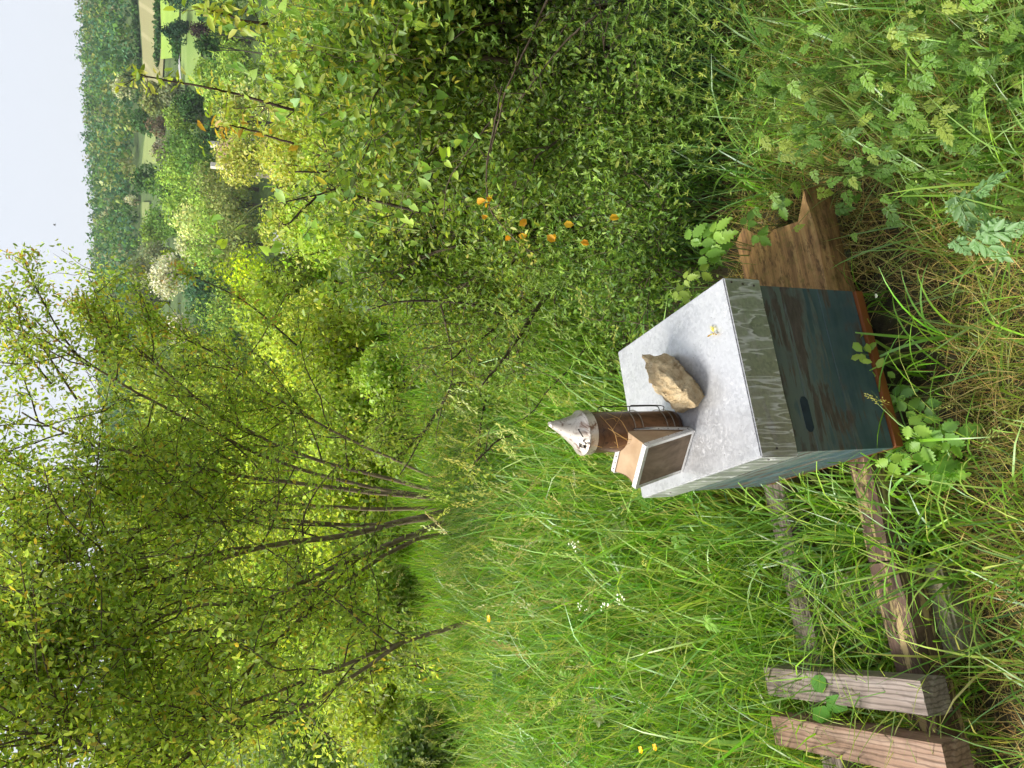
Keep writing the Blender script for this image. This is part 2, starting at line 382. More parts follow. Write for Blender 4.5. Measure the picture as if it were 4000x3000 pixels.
# ------------------------------------------------------------------ trees: crowns of leaf clumps
UPV = np.array([0, 0, 1.0])
def crown(mb, c, rx, rz, n, leaf, col, nl=14, vary=.22, seed=0, flat=1.0, tmpl=LEAF4, ratio=.75, up=.35, cone=False, tips=None):
    """leaf-sized faces on a bunch of overlapping lobes; leaf = length in metres"""
    r = np.random.default_rng(seed)
    ld = nrm(r.normal(size=(nl, 3))); lr = r.uniform(.36, .62, nl)
    lp = ld * (r.uniform(.25, .78, nl) ** .7)[:, None]
    if cone: lp[:, 2] = r.uniform(-.9, .8, nl); lp[:, :2] *= (.62 - .58 * lp[:, 2:3]); lr *= (1.0 - .75 * (lp[:, 2] + 1) / 2)
    wgt = lr ** 2; k = r.choice(nl, n, p=wgt / wgt.sum())
    d = nrm(r.normal(size=(n, 3))); rr = lr[k] * np.clip(1 - np.abs(r.normal(0, .20, n)), .15, 1.05)
    P = lp[k] + d * rr[:, None]
    keep = (d[:, 2] > -.75) | (r.random(n) < .4); P = P[keep]; d = d[keep]; k = k[keep]; n = len(P)
    pos = np.asarray(c) + P * np.array([rx, rx, rz])
    nn = nrm(d * .8 + nrm(P) * .5 + UPV * up + r.normal(0, .45, (n, 3)))
    dd = r.normal(size=(n, 3)) - UPV * .4
    lc = np.asarray(col) * (1 + vary * r.normal(size=(nl, 1)))[k] * (1 + vary * .8 * r.normal(size=(n, 1)))
    lc = lc * (1 + .10 * r.normal(size=(n, 3)) * [1, .4, 1])
    if tips is not None:
        tcol, tf = tips; mk = r.random(n) < tf * np.clip(.6 + d[:, 2], .1, 1.3); lc[mk] = np.asarray(tcol) * (1 + .15 * r.normal(size=(mk.sum(), 1)))
    L = leaf * r.uniform(.6, 1.35, n)
    scatter(mb, *tmpl, pos, rotmats(dd, nn), np.stack([L, L * ratio, L], -1), np.clip(lc, .004, .9))
GREEN = dict(dark=lin(62, 92, 52), mid=lin(92, 122, 62), light=lin(130, 155, 75), olive=lin(118, 128, 78), blue=lin(70, 104, 78), lime=lin(158, 178, 55),
             pale=lin(176, 186, 130), blossom=lin(205, 205, 165), purple=lin(70, 60, 62), grey=lin(110, 118, 92), fir=lin(48, 76, 58))

# the wood on the far hill: nobody could count it
fb = MB(); NT = 4600
fy = R.uniform(238, 470, NT); fxx = R.uniform(-.62, .72, NT) * fy
keep = np.ones(NT, bool)
for i in range(NT):
    P = np.array([fxx[i], fy[i], zt(fxx[i], fy[i])]); q = P - CAM; zz = q @ FW
    yy = 1500 - FPX * (q @ RT) / zz; xx = 2000 + FPX * (q @ DN) / zz
    if yy < 430 and xx > 545: keep[i] = False
    if 500 < yy < 650 and xx > 566: keep[i] = False
fxx = fxx[keep]; fy = fy[keep]
cols = [GREEN[k] for k in ('dark', 'mid', 'blue', 'olive', 'grey', 'mid', 'dark', 'blue', 'blue')]
pn = R.random(len(fy))
for i in range(len(fy)):
    h = R.uniform(5, 8.5); rx = R.uniform(2.0, 3.6)
    c = cols[R.integers(len(cols))] * R.uniform(.95, 1.3)
    if pn[i] < .02: c = GREEN['pale'] * .8
    crown(fb, (fxx[i], fy[i], zt(fxx[i], fy[i]) + h * .52), rx, h * .55, 28, 1.25, c, nl=5, vary=.12, seed=i, up=.5, ratio=.8)
o = fb.build('forest', M_FAR); tag(o, 'dense mixed green wood covering the far hillside under the sky', 'forest', kind='stuff')

def find_depth(x, y, rpx, y0, aspect=1.0):
    for Y in np.geomspace(y0, 330, 400):
        P = at(x, y, Y); r = rpx / FPX * depth(P)
        if P[2] - zt(P[0], P[1]) <= 1.12 * r * aspect + .3: return Y
    return 330.0
TREEGRP = {}
def far_tree(name, label, x, y, rpx, color, y0=30, group=None, n=1500, aspect=1.0, cone=False, tips=None, Y=None, leafpx=11, seed=None, cat='tree', nl=16, up=.35, vary=.2, mat=None):
    Y = Y or find_depth(x, y, rpx, y0, aspect); c = at(x, y, Y); r = rpx / FPX * depth(c)
    zb = float(zt(c[0], c[1]))
    root = empty(name, (c[0], c[1], zb)); tag(root, label, cat, group)
    leaf = leafpx / FPX * depth(c); seed = seed if seed is not None else int(abs(x * 7 + y * 13)) % 9999
    b = MB(); crown(b, c - [c[0], c[1], zb], r, r * aspect, n, leaf, color, nl=nl, seed=seed, cone=cone, tips=tips, up=up, vary=vary)
    b.build('crown', mat or M_FAR, root)
    t = MB(); hh = c[2] - zb
    tube(t, smooth_path([[0, 0, -.3], [r * .04, 0, hh * .5], [0, r * .03, hh + r * .4]], 6), np.linspace(r * .09, r * .03, 6), 6, (.7, .7, .7))
    rr = np.random.default_rng(seed)
    for k in range(5):
        a = rr.uniform(0, 6.28); e = np.array([math.cos(a) * r * .6, math.sin(a) * r * .6, hh + r * aspect * rr.uniform(-.1, .5)])
        tube(t, smooth_path([[0, 0, hh * .6], e * [.5, .5, .9], e], 4), np.linspace(r * .035, r * .012, 4), 4, (.7, .7, .7))
    t.build('trunk', M_BARK, root, smooth=True)
    return root
FT = far_tree
# the marked ones
FT('conifer', 'tall dark fir with its spike above the green pasture', 668, 122, 50, GREEN['fir'], group=None, Y=150, aspect=1.25, cone=True, up=.1, leafpx=9)
FT('conifer', 'dark fir at the frame edge above the pasture', 655, -25, 70, GREEN['fir'], Y=150, aspect=1.2, cone=True, up=.1, leafpx=9)
FT('purple_tree', 'small dark purple leaved tree standing on the mown slope', 782, 122, 34, GREEN['purple'] * .7, n=1100, Y=118, leafpx=8)
FT('dark_tree', 'round dark green tree below the purple tree', 812, 178, 44, GREEN['dark'] * .95, Y=112, n=1100)
FT('blossom_tree', 'large acacia covered in cream white blossom in the valley', 665, 1070, 78, GREEN['blossom'], y0=45, n=2600, leafpx=10, tips=(lin(228, 226, 200), .5), nl=22, mat=M_BLOSSOM)
FT('blossom_tree', 'cream blossom acacia between the bushy plum and the fir hill', 700, 1290, 66, GREEN['blossom'] * .85, y0=45, n=1900, leafpx=10, tips=(lin(220, 216, 190), .4), mat=M_BLOSSOM)
FT('blossom_tree', 'cream flowering tree just above the bright lime tree', 760, 975, 62, GREEN['pale'], y0=45, n=1800, leafpx=10, tips=(lin(215, 215, 180), .35), mat=M_BLOSSOM)
FT('blossom_tree', 'small pale blossom tree at the foot of the far wood', 480, 340, 40, GREEN['pale'], n=1000, Y=245, leafpx=9, tips=(lin(215, 212, 180), .4), mat=M_BLOSSOM)
FT('blossom_tree', 'pale yellow round tree at the lower edge of the far wood', 540, 690, 30, GREEN['pale'] * [1, 1, .8], n=800, Y=225, leafpx=8, mat=M_BLOSSOM)
FT('blossom_tree', 'tiny cream tree beside the pale round one on the wood edge', 512, 780, 22, GREEN['blossom'], n=500, Y=240, leafpx=8, mat=M_BLOSSOM)
FT('lime_tree', 'bright lime yellow tree in the middle of the valley', 985, 1090, 105, lin(176, 196, 40), y0=30, n=3200, leafpx=12, nl=26, up=.6)
FT('lime_tree', 'small lime yellow tree above the white blossom acacia', 655, 1005, 34, lin(165, 185, 55), y0=60, n=900)
FT('bare_tree', 'brownish thin crowned tree on the field edge', 632, 500, 46, lin(118, 108, 92), Y=190, n=900, aspect=1.1)
FT('bare_tree', 'grey thin crowned tree beside the small clearing', 640, 590, 44, lin(128, 126, 110), Y=185, n=800, aspect=1.1)
FT('olive_tree', 'broad olive grey tree at the end of the tilled field', 600, 385, 60, GREEN['olive'] * .85, Y=185, n=1500)
FT('pale_tree', 'broad pale green tree in front of the house', 965, 605, 108, lin(160, 166, 84), Y=58, n=3200, leafpx=12, nl=24, tips=(lin(190, 188, 120), .3))
FT('pale_tree', 'yellowish tree directly below the brown and pink vine shoot', 935, 470, 70, lin(150, 160, 80), Y=66, n=1800, leafpx=12)
# the alike ones of the valley
valley = [(860, 965, 84, 'light'), (930, 955, 92, 'olive'), (835, 1060, 72, 'mid'), (905, 1200, 88, 'light'), (590, 700, 48, 'dark'), (560, 480, 40, 'dark'), (640, 740, 52, 'mid'), (690, 660, 60, 'light'), (735, 560, 60, 'mid'), (700, 470, 55, 'light'), (735, 405, 46, 'dark'), (665, 350, 36, 'grey'),
          (770, 640, 70, 'mid'), (800, 730, 75, 'light'), (700, 820, 60, 'light'), (640, 860, 50, 'mid'), (600, 900, 46, 'light'), (610, 1000, 52, 'grey'), (560, 1080, 54, 'olive'), (570, 1180, 56, 'grey'), (760, 880, 64, 'pale'),
          (830, 540, 50, 'dark'), (880, 730, 80, 'olive'), (860, 860, 75, 'light'), (930, 800, 90, 'olive'), (800, 1120, 70, 'blue'), (860, 1230, 80, 'dark'), (800, 1330, 70, 'grey'), (600, 1320, 60, 'olive'), (620, 1450, 70, 'mid'),
          (880, 1380, 85, 'mid'), (760, 1480, 80, 'olive'), (680, 1620, 85, 'light'), (620, 1800, 90, 'mid'), (760, 1780, 95, 'grey'), (640, 2050, 100, 'olive'), (780, 2250, 105, 'mid'), (640, 2450, 110, 'dark'), (760, 2650, 110, 'light'), (640, 2850, 115, 'mid'),
          (870, 2000, 110, 'light'), (900, 2500, 115, 'mid'), (900, 2850, 120, 'olive'), (800, 300, 44, 'light'), (870, 300, 55, 'mid'), (870, 380, 60, 'light'), (812, 20, 50, 'fir'), (880, 150, 60, 'light'), (880, 30, 75, 'mid'), (930, 280, 80, 'light'), (960, 420, 85, 'pale')]
LAND = [('tilled field', 590, 200), ('purple tree', 782, 122), ('brown roofed house', 862, 605), ('lime yellow tree', 985, 1090), ('largest cream acacia', 665, 1070), ('small clearing', 590, 580), ('red roofed house', 1122, 1690), ('thickest plum trunk', 976, 2134), ('forked plum stem', 900, 2500), ('leaning plum stem', 1000, 2760)]
WORD = {'dark': 'dark green', 'mid': 'mid green', 'light': 'light green', 'grey': 'grey green', 'olive': 'olive green', 'pale': 'pale yellow green', 'blue': 'bluish green', 'fir': 'blackish green'}
near = [min(range(len(LAND)), key=lambda k: (LAND[k][1] - x) ** 2 + (LAND[k][2] - y) ** 2) for (x, y, r, cn) in valley]
for i, (x, y, r, cn) in enumerate(valley):
    k = near[i]; d2 = lambda q: (LAND[k][1] - q[0]) ** 2 + (LAND[k][2] - q[1]) ** 2
    mates = sorted([q for j, q in enumerate(valley) if q[3] == cn and near[j] == k], key=d2)
    rank = ['closest', 'second closest', 'third closest', 'fourth closest', 'fifth closest'][mates.index(valley[i])]
    FT('broadleaf_tree', f'{WORD[cn]} rounded valley tree {rank} to the {LAND[k][0]}', x, y, r * 1.3, GREEN[cn] * R.uniform(.9, 1.1), y0=45, group='rounded trees of the valley wood', n=int(750 + r * 11), leafpx=12, tips=(GREEN[cn] * 1.35, .2))
hb = 0
for (a, b_) in (((622, -100), (628, 240)), ((533, -100), (556, 400)), ((706, 110), (712, 215))):
    hedge = MB(); A = G(*a); B = G(*b_)
    for t in np.linspace(0, 1, 48):
        P = A + (B - A) * t; P[2] = zt(P[0], P[1])
        crown(hedge, P + [0, 0, .7], R.uniform(1.2, 2.0), R.uniform(.7, 1.1), 60, .7, GREEN['dark'] * R.uniform(.8, 1.3), nl=6, seed=int(t * 999))
    o = hedge.build('hedge', M_FAR)
    tag(o, ['dark hedge between tilled field and green pasture', 'hedge along the foot of the far wood', 'clipped dark hedge beside the grey lane'][hb], 'hedge'); hb += 1

# houses of the valley
M_WALL = plain_mat('pale_render', (.62, .58, .52), (.74, .70, .64), 2); M_ROOF = plain_mat('brown_tile', (.22, .13, .09), (.36, .22, .16), 4, stretch=(6, 1, 1))
M_ROOFR = plain_mat('red_tile', (.5, .2, .14), (.62, .3, .22), 4); M_GLASS = plain_mat('dark_pane', (.03, .04, .05), (.06, .07, .08), 1, rough=.2); M_SLATE = plain_mat('slate', (.2, .21, .23), (.32, .33, .35), 3)
M_STONEW = plain_mat('brown_grey_stone', (.16, .14, .11), (.24, .21, .17), 3)  # brown-grey stone of the house walls
def house(label, x, y, Y, wid, dep, rise, rot, roofm, chim=0.0, wall_h=3.0):
    """x, y: pixel of the ridge middle"""
    c = at(x, y, Y); zb = float(zt(c[0], c[1])); ridge = c[2] - zb; wall_h = ridge - rise
    root = empty('house', (c[0], c[1], zb), rot); tag(root, label, 'house')
    bm = bmesh.new(); box(bm, (-wid / 2, -dep / 2, -.5), (wid / 2, dep / 2, wall_h)); 
    for s in (-1, 1):
        vs = [bm.verts.new(p) for p in ((s * wid / 2, -dep / 2, wall_h), (s * wid / 2, dep / 2, wall_h), (s * wid / 2, 0, ridge))]; bm.faces.new(vs)
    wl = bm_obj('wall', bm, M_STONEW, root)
    bm = bmesh.new(); e = .4; k = rise / (dep / 2)
    for s in (-1, 1):
        top = [(-wid / 2 - e * .2, 0, ridge + .12), (wid / 2 + e * .2, 0, ridge + .12), (wid / 2 + e * .2, s * (dep / 2 + e), wall_h - e * k + .12), (-wid / 2 - e * .2, s * (dep / 2 + e), wall_h - e * k + .12)]
        vt = [bm.verts.new(p) for p in top]; vb = [bm.verts.new((p[0], p[1], p[2] - .2)) for p in top]
        bm.faces.new(vt); bm.faces.new(vb[::-1])
        for i in range(4): bm.faces.new([vt[i], vb[i], vb[(i + 1) % 4], vt[(i + 1) % 4]])
    rf = bm_obj('roof', bm, roofm, root)
    if chim > 0:
        for s in (-1, 1):
            bm = bmesh.new(); box(bm, (s * wid / 2 - .22, -.4, ridge - .9), (s * wid / 2 + .22, .4, ridge + chim)); bm_obj('chimney', bm, M_WALL, rf)
    for i in range(3):
        xx = -wid / 2 + wid * (i + .5) / 3
        bm = bmesh.new(); box(bm, (xx - .5, -dep / 2 - .06, wall_h - 2.0), (xx + .5, -dep / 2 + .04, wall_h - .7)); wn = bm_obj('window', bm, M_WALL, root)
        bm = bmesh.new(); box(bm, (xx - .42, -dep / 2 - .09, wall_h - 1.92), (xx + .42, -dep / 2 - .065, wall_h - .78)); bm_obj('pane', bm, M_GLASS, wn)
    return root
house('brown roofed house with a tall pale chimney at each gable', 850, 607, 88, 2.3, 5, 1.6, rad(4), M_ROOF, chim=.7)
house('red roofed white house glimpsed through the plum tree stems', 1122, 1690, 46, 2.6, 3.0, 1.0, rad(35), M_ROOFR)
house('small grey roofed house behind the hedge vines', 1075, 905, 55, 2.4, 3.0, 1.0, rad(-30), M_SLATE)

# a bird far off in the sky
bp = at(217, 878, 120); b = MB()
b.add([[-.3, 0, 0], [0, .06, .05], [.3, 0, 0], [0, -.06, -.03]], None, [[0, 1, 2], [0, 2, 3], [0, 3, 1], [1, 3, 2]], (.05, .05, .05))
b.add([[0, .05, 0], [-.15, .25, .25], [.12, .2, .2], [0, -.05, 0], [-.12, -.28, .22], [.12, -.22, .2]], None, [[0, 1, 2], [3, 5, 4]], (.05, .05, .05))
o = b.build('bird', M_FAR, origin=None); o.location = bp; tag(o, 'tiny dark bird flying in the pale sky', 'bird')
#PART2
# ------------------------------------------------------------------ the beehive
YAW = rad(17.85); HX = np.array([math.cos(YAW), math.sin(YAW), 0]); HY = np.array([-math.sin(YAW), math.cos(YAW), 0])
FL = np.array([-.1709, 1.434, 0.0]); ZLID = .575; LW, LD = .46, .545
def hv(a, b, z=0.0): return FL + HX * a + HY * b + np.array([0, 0, z])
def to_hive(P): d = np.asarray(P) - FL; return d @ HX, d @ HY

def zinc_mat():
    mt, n, out = mat_new('galvanised_sheet'); b = bsdf(n, out)
    v = coords(n); L = n.links.new
    vo = N(n, 'ShaderNodeTexVoronoi'); vo.inputs['Scale'].default_value = 130; L(v, vo.inputs['Vector'])
    spang = ramp(n, vo.outputs['Color'], [(.2, (.50, .51, .53)), (.8, (.64, .65, .67))])
    blot = noise(n, v, 9, 5, .6); c = mix(n, ramp(n, blot, [(.38, 0.0), (.66, .65)]), spang, (.66, .67, .70))
    fine = noise(n, v, 75, 4, .7); c = mix(n, ramp(n, fine, [(.64, 0.0), (.72, .35)]), c, (.30, .31, .33))
    # dribbles of white oxide, running down the sides and wandering over the top
    tr = noise(n, coords(n, (1, 1, .3)), 34, 2, .5, 1.2); trm = ramp(n, tr, [(.475, 0.0), (.495, .8), (.515, 0.0)])
    bl2 = noise(n, coords(n, (1, 1, 1)), 7, 2); trm = mix(n, 1.0, trm, ramp(n, bl2, [(.40, 0.0), (.52, 1.0)]), 'MULTIPLY')
    c = mix(n, mix(n, 1.0, trm, (.75, .75, .75), 'MULTIPLY'), c, (.66, .66, .67))
    t2 = noise(n, coords(n, (1, 1, .16)), 42, 2, .5, .25); t2m = ramp(n, t2, [(.485, 0.0), (.50, .85), (.52, .8), (.57, .12)])
    t3 = noise(n, coords(n, (1, 1, .3)), 8, 3, .5); t2m = mix(n, 1.0, t2m, ramp(n, t3, [(.64, 0.0), (.72, .35)]), 'ADD')
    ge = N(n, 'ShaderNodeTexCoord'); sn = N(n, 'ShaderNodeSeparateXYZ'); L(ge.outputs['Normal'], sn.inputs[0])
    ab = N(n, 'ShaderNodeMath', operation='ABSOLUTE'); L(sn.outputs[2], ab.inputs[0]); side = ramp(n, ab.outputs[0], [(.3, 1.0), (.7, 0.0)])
    c = mix(n, side, c, mix(n, 1.0, c, (.62, .62, .60), 'MULTIPLY'))          # sides darkened: dull patina plus dim reflection put into the colour
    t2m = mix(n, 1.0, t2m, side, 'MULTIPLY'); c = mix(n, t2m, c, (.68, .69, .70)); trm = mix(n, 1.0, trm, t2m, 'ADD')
    spk = noise(n, v, 210, 2, .5); c = mix(n, ramp(n, spk, [(.72, 0.0), (.75, .8)]), c, (.07, .06, .05))
    ge = N(n, 'ShaderNodeNewGeometry'); sx = N(n, 'ShaderNodeSeparateXYZ')
    L(c, b.inputs['Base Color'])
    mtl = mix(n, trm, mix(n, side, (.55, .55, .55), (.60, .60, .60)), (.05, .05, .05)); mtl = mix(n, ramp(n, blot, [(.5, 0.0), (.7, .3)]), mtl, (.5, .5, .5)); L(mtl, b.inputs['Metallic'])
    L(ramp(n, blot, [(.3, (.28,) * 3), (.7, (.42,) * 3)]), b.inputs['Roughness'])
    bump(n, b, fine, .06, .001); return mt
M_ZINC = zinc_mat()
def blue_mat():
    mt, n, out = mat_new('worn_blue_paint'); b = bsdf(n, out); L = n.links.new
    v = coords(n); st = coords(n, (.12, .12, 1))
    f1 = noise(n, st, 34, 5, .65, .4); f2 = noise(n, v, 7, 4, .6); f3 = noise(n, coords(n, (.2, .2, 1)), 75, 4, .7)
    blue = ramp(n, f2, [(.35, (.032, .068, .085)), (.65, (.075, .125, .145))])
    tc = N(n, 'ShaderNodeTexCoord'); sx = N(n, 'ShaderNodeSeparateXYZ'); L(tc.outputs['Object'], sx.inputs[0])
    zz = N(n, 'ShaderNodeMath', operation='MULTIPLY_ADD'); L(sx.outputs[2], zz.inputs[0]); zz.inputs[1].default_value = 1.5; L(f1, zz.inputs[2])
    old = ramp(n, zz.outputs[0], [(.93, 0.0), (1.0, .8)])       # paler weathered paint towards the top boards
    c = mix(n, old, blue, (.12, .148, .132))
    wornm = ramp(n, f1, [(.49, 0.0), (.53, 1.0)]); wd = ramp(n, f3, [(.3, (.035, .027, .022)), (.7, (.12, .095, .08))])
    c = mix(n, mix(n, 1.0, wornm, ramp(n, f2, [(.42, 0.0), (.52, .95)]), 'MULTIPLY'), c, wd)
    c = mix(n, ramp(n, f3, [(.66, 0.0), (.72, .7)]), c, (.03, .03, .035))
    L(c, b.inputs['Base Color']); L(ramp(n, f1, [(.4, (.42,) * 3), (.6, (.75,) * 3)]), b.inputs['Roughness']); bump(n, b, f1, .35, .003); return mt
M_BLUE = blue_mat()
M_ORANGE = plain_mat('orange_stain', (.15, .042, .008), (.24, .075, .015), 14, .6, (.3, .3, 1), bmp=.2)
M_DARK = plain_mat('dark_gap', (.01, .01, .01), (.02, .02, .018), 20)

M_HOLD = plain_mat('dark_blue_recess_shade', (.012, .024, .034), (.022, .04, .055), 30)
hive = empty('beehive', FL, YAW); tag(hive, 'blue painted wooden beehive with flat galvanised lid among the grass', 'beehive')
ins = .011; zb0, zb1 = .14, .53
bm = bmesh.new(); th = .025
for k, (z0, z1) in enumerate(((zb0, .2648), (.2652, .3898), (.3902, zb1))):
    pass
# four walls, each of two or three boards
rows = [(zb0, .2646), (.2654, .3896), (.3904, .535)]
for (z0, z1) in rows:
    bm = bmesh.new(); box(bm, (ins, ins, z0), (LW - ins, ins + th, z1)); bm_obj('front_board', bm, M_BLUE, hive, .0007, segs=1)
    bm = bmesh.new(); box(bm, (ins, ins + th + .0005, z0), (ins + th, LD - ins - th - .0005, z1)); bm_obj('side_board', bm, M_BLUE, hive, .0015, segs=1)
    bm = bmesh.new(); box(bm, (LW - ins - th, ins + th + .0005, z0), (LW - ins, LD - ins - th - .0005, z1)); bm_obj('side_board', bm, M_BLUE, hive, .0015, segs=1)
    bm = bmesh.new(); box(bm, (ins, LD - ins - th, z0), (LW - ins, LD - ins, z1)); bm_obj('back_board', bm, M_BLUE, hive, .0015, segs=1)
# hand hold: flat dark blue plate, the recess's shade put into its colour
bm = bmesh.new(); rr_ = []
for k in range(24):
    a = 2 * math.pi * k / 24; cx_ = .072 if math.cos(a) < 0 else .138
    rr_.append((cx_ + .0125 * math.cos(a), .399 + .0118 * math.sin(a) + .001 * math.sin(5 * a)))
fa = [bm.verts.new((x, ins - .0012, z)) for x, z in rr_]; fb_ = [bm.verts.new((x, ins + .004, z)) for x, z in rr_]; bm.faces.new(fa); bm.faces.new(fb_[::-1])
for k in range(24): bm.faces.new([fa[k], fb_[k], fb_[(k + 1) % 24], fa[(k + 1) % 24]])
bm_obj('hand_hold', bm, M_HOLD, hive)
bm = bmesh.new(); box(bm, (.013, .002, .112), (LW - .013, LD - .012, .1385)); bm_obj('floor_board', bm, M_ORANGE, hive, .003)
# lid: folded sheet over a wooden frame
bm = bmesh.new(); vs = box(bm, (0, 0, ZLID - .110), (LW, LD, ZLID))
bot = [f for f in bm.faces if abs(f.calc_center_median().z - (ZLID - .110)) < 1e-5]; bmesh.ops.delete(bm, geom=bot, context='FACES')
bmesh.ops.bevel(bm, geom=[e for e in bm.edges if not e.is_boundary], offset=.0035, segments=2, affect='EDGES')
# dent the sheet a little
bmesh.ops.subdivide_edges(bm, edges=bm.edges[:], cuts=5, use_grid_fill=True)
for v in bm.verts:
    x, y, z = v.co
    k = .0016 * math.sin(9 * x + 3 * y) * math.sin(11 * y + 1)
    if z > ZLID - .004 and .02 < x < LW - .02 and .02 < y < LD - .02: v.co.z += k
    if z < ZLID - .05: v.co += Vector(((x - LW / 2) * .004 + .0012 * math.sin(40 * y), .0014 * math.sin(31 * x + 2), .0007 * math.sin(50 * x + 30 * y)))
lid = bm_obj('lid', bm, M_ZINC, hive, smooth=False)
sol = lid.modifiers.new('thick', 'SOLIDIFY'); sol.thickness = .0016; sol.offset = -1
M_NAIL = plain_mat('rusty_nail', (.05, .045, .04), (.12, .09, .07), 90, .5)
def stud(name, P, nrm_, r, h, mat, parent, sides=8):
    b = MB(); P = np.asarray(P, float); nn = np.asarray(nrm_, float)
    tube(b, [P, P + nn * h * .6, P + nn * h], [r, r * .9, r * .35], sides); return b.build(name, mat, parent, smooth=True)
for k in range(3): stud('nail', (LW - .012 - .003 * k, -.0005, ZLID - .022 - .034 * k), (0, -1, 0), .0032, .002, M_NAIL, hive)
stud('nail', (.02, -.0005, ZLID - .05), (0, -1, 0), .003, .002, M_NAIL, hive)
stud('nail', (-.0005, .03, ZLID - .045), (-1, 0, 0), .003, .002, M_NAIL, hive)
stud('nail', (-.0005, .46, ZLID - .045), (-1, 0, 0), .003, .002, M_NAIL, hive)
# a scrap of dried blossom on the lid
bl = MB(); pz = onz(2790, 1297, ZLID + .003)
for k in range(9):
    a = R.uniform(0, 6.28); scatter(bl, *LEAF6, [pz + [R.normal(0, .005), R.normal(0, .006), .002 * (k % 4)]], rotmats([[math.cos(a), math.sin(a), .3]], [[R.normal() * .5, R.normal() * .5, 1]]), [[.013, .006, .01]], lin(205, 195, 95) if k < 6 else lin(150, 120, 70))
tag(bl.build('fallen_blossom', M_LEAF), 'scrap of withered yellow blossom lying on the galvanised lid', 'blossom')

# ------------------------------------------------------------------ the stone on the lid
def stone_mat():
    mt, n, out = mat_new('sandstone'); b = bsdf(n, out, Roughness=.9); v = coords(n)
    f1 = noise(n, v, 26, 8, .7, .8); f2 = noise(n, v, 9, 4, .6); f3 = noise(n, v, 120, 3, .6)
    c = ramp(n, f1, [(.22, (.40, .27, .13)), (.36, (.66, .48, .26)), (.52, (.78, .61, .36)), (.74, (.85, .73, .51))])
    c = mix(n, ramp(n, f2, [(.58, 0.0), (.75, .3)]), c, (.36, .26, .15))
    f4 = noise(n, coords(n, (1, .35, 1)), 55, 8, .8); c = mix(n, ramp(n, f4, [(.34, .6), (.42, 0.0)]), c, (.24, .155, .08))
    c = mix(n, ramp(n, f3, [(.66, 0.0), (.72, .5)]), c, (.2, .14, .08))
    n.links.new(c, b.inputs['Base Color']); bump(n, b, f4, 1.0, .02); return mt
zl = ZLID + .002
pts = [onz(2714, 1478, zl), onz(2758, 1550, zl), onz(2728, 1594, zl), onz(2660, 1612, zl), onz(2640, 1600, zl + .02), onz(2560, 1520, zl), onz(2590, 1392, zl), onz(2640, 1390, zl),
       onz(2508, 1384, zl + .085), onz(2622, 1386, zl + .035), onz(2660, 1420, zl + .03), onz(2513, 1434, zl + .095), onz(2548, 1489, zl + .085), onz(2628, 1489, zl + .085), onz(2680, 1546, zl + .068), onz(2722, 1588, zl + .035), onz(2640, 1608, zl + .04), onz(2595, 1545, zl + .085), onz(2720, 1500, zl + .03)]
bm = bmesh.new()
for p_ in pts: bm.verts.new(p_)
bmesh.ops.convex_hull(bm, input=bm.verts[:]); bmesh.ops.triangulate(bm, faces=bm.faces[:])
for _ in range(6):
    bmesh.ops.subdivide_edges(bm, edges=[e for e in bm.edges if e.calc_length() > .0042], cuts=1)
    bmesh.ops.triangulate(bm, faces=bm.faces[:])
for v in list(bm.verts):
    if not v.link_faces: bm.verts.remove(v)
from mathutils import noise as mn
bm.normal_update()
for v in bm.verts:
    q_ = v.co; u_ = q_.x * .8 + q_.z * .9 - q_.y * .25                      # bedding runs along the lump
    big = mn.fractal(q_ * 16, 1.0, 2.1, 3) * .0075
    bed = abs(mn.noise(Vector((u_ * 70, q_.y * 16, q_.x * 16)))) * .013 - .004
    chip = -max(0.0, mn.noise(q_ * 42 + Vector((5, 2, 9)))) * .010 + mn.fractal(q_ * 130, .8, 2.2, 4) * .0026
    v.co += v.normal * (big + bed + chip - .001)
    v.co.z = max(v.co.z, ZLID + .001)
st = bm_obj('stone', bm, stone_mat()); tag(st, 'yellowish sandstone lump weighing down the hive lid', 'stone')

# ------------------------------------------------------------------ the bee smoker
def rust_mat(name, base, dark, metal, sc, lo, hi, rough=.5):
    mt, n, out = mat_new(name); b = bsdf(n, out, Metallic=metal, Roughness=rough); v = coords(n)
    f = noise(n, v, sc, 7, .7, .6); c = mix(n, ramp(n, f, [(lo, 0.0), (hi, 1.0)]), base, dark)
    f2 = noise(n, v, sc * 5, 3, .6); c = mix(n, ramp(n, f2, [(.62, 0.0), (.68, .7)]), c, tuple(np.array(dark) * .5))
    n.links.new(c, b.inputs['Base Color']); bump(n, b, f, .3, .003); return mt
M_CONE = rust_mat('smoked_tin', (.62, .57, .50), (.16, .075, .04), .55, 26, .51, .64, .38)
M_CAN = rust_mat('burnt_steel', (.22, .12, .065), (.045, .024, .014), .55, 9, .38, .66, .40)
M_WIRE = rust_mat('wire', (.32, .28, .22), (.12, .08, .05), .8, 60, .5, .7, .4)
M_WIRED = rust_mat('dark_wire', (.05, .045, .04), (.02, .018, .015), .7, 60, .5, .7, .5)
M_TIN = rust_mat('tin_edge', (.72, .71, .69), (.35, .30, .26), .25, 60, .60, .72, .45)
M_LEATHER = plain_mat('tan_leather', (.36, .235, .13), (.47, .33, .20), 22, .65, bmp=.15)
M_BOARD = wood_mat('grimy_plywood', (.12, .085, .055), (.27, .20, .135), (.36, .28, .20), 2, 18, .15)
smk = np.array([-.128, 1.792, ZLID + .002]); CR, CH = .054, .285
sm = empty('bee_smoker', smk); tag(sm, 'tin bee smoker with cone top and leather bellows on the lid', 'bee smoker')
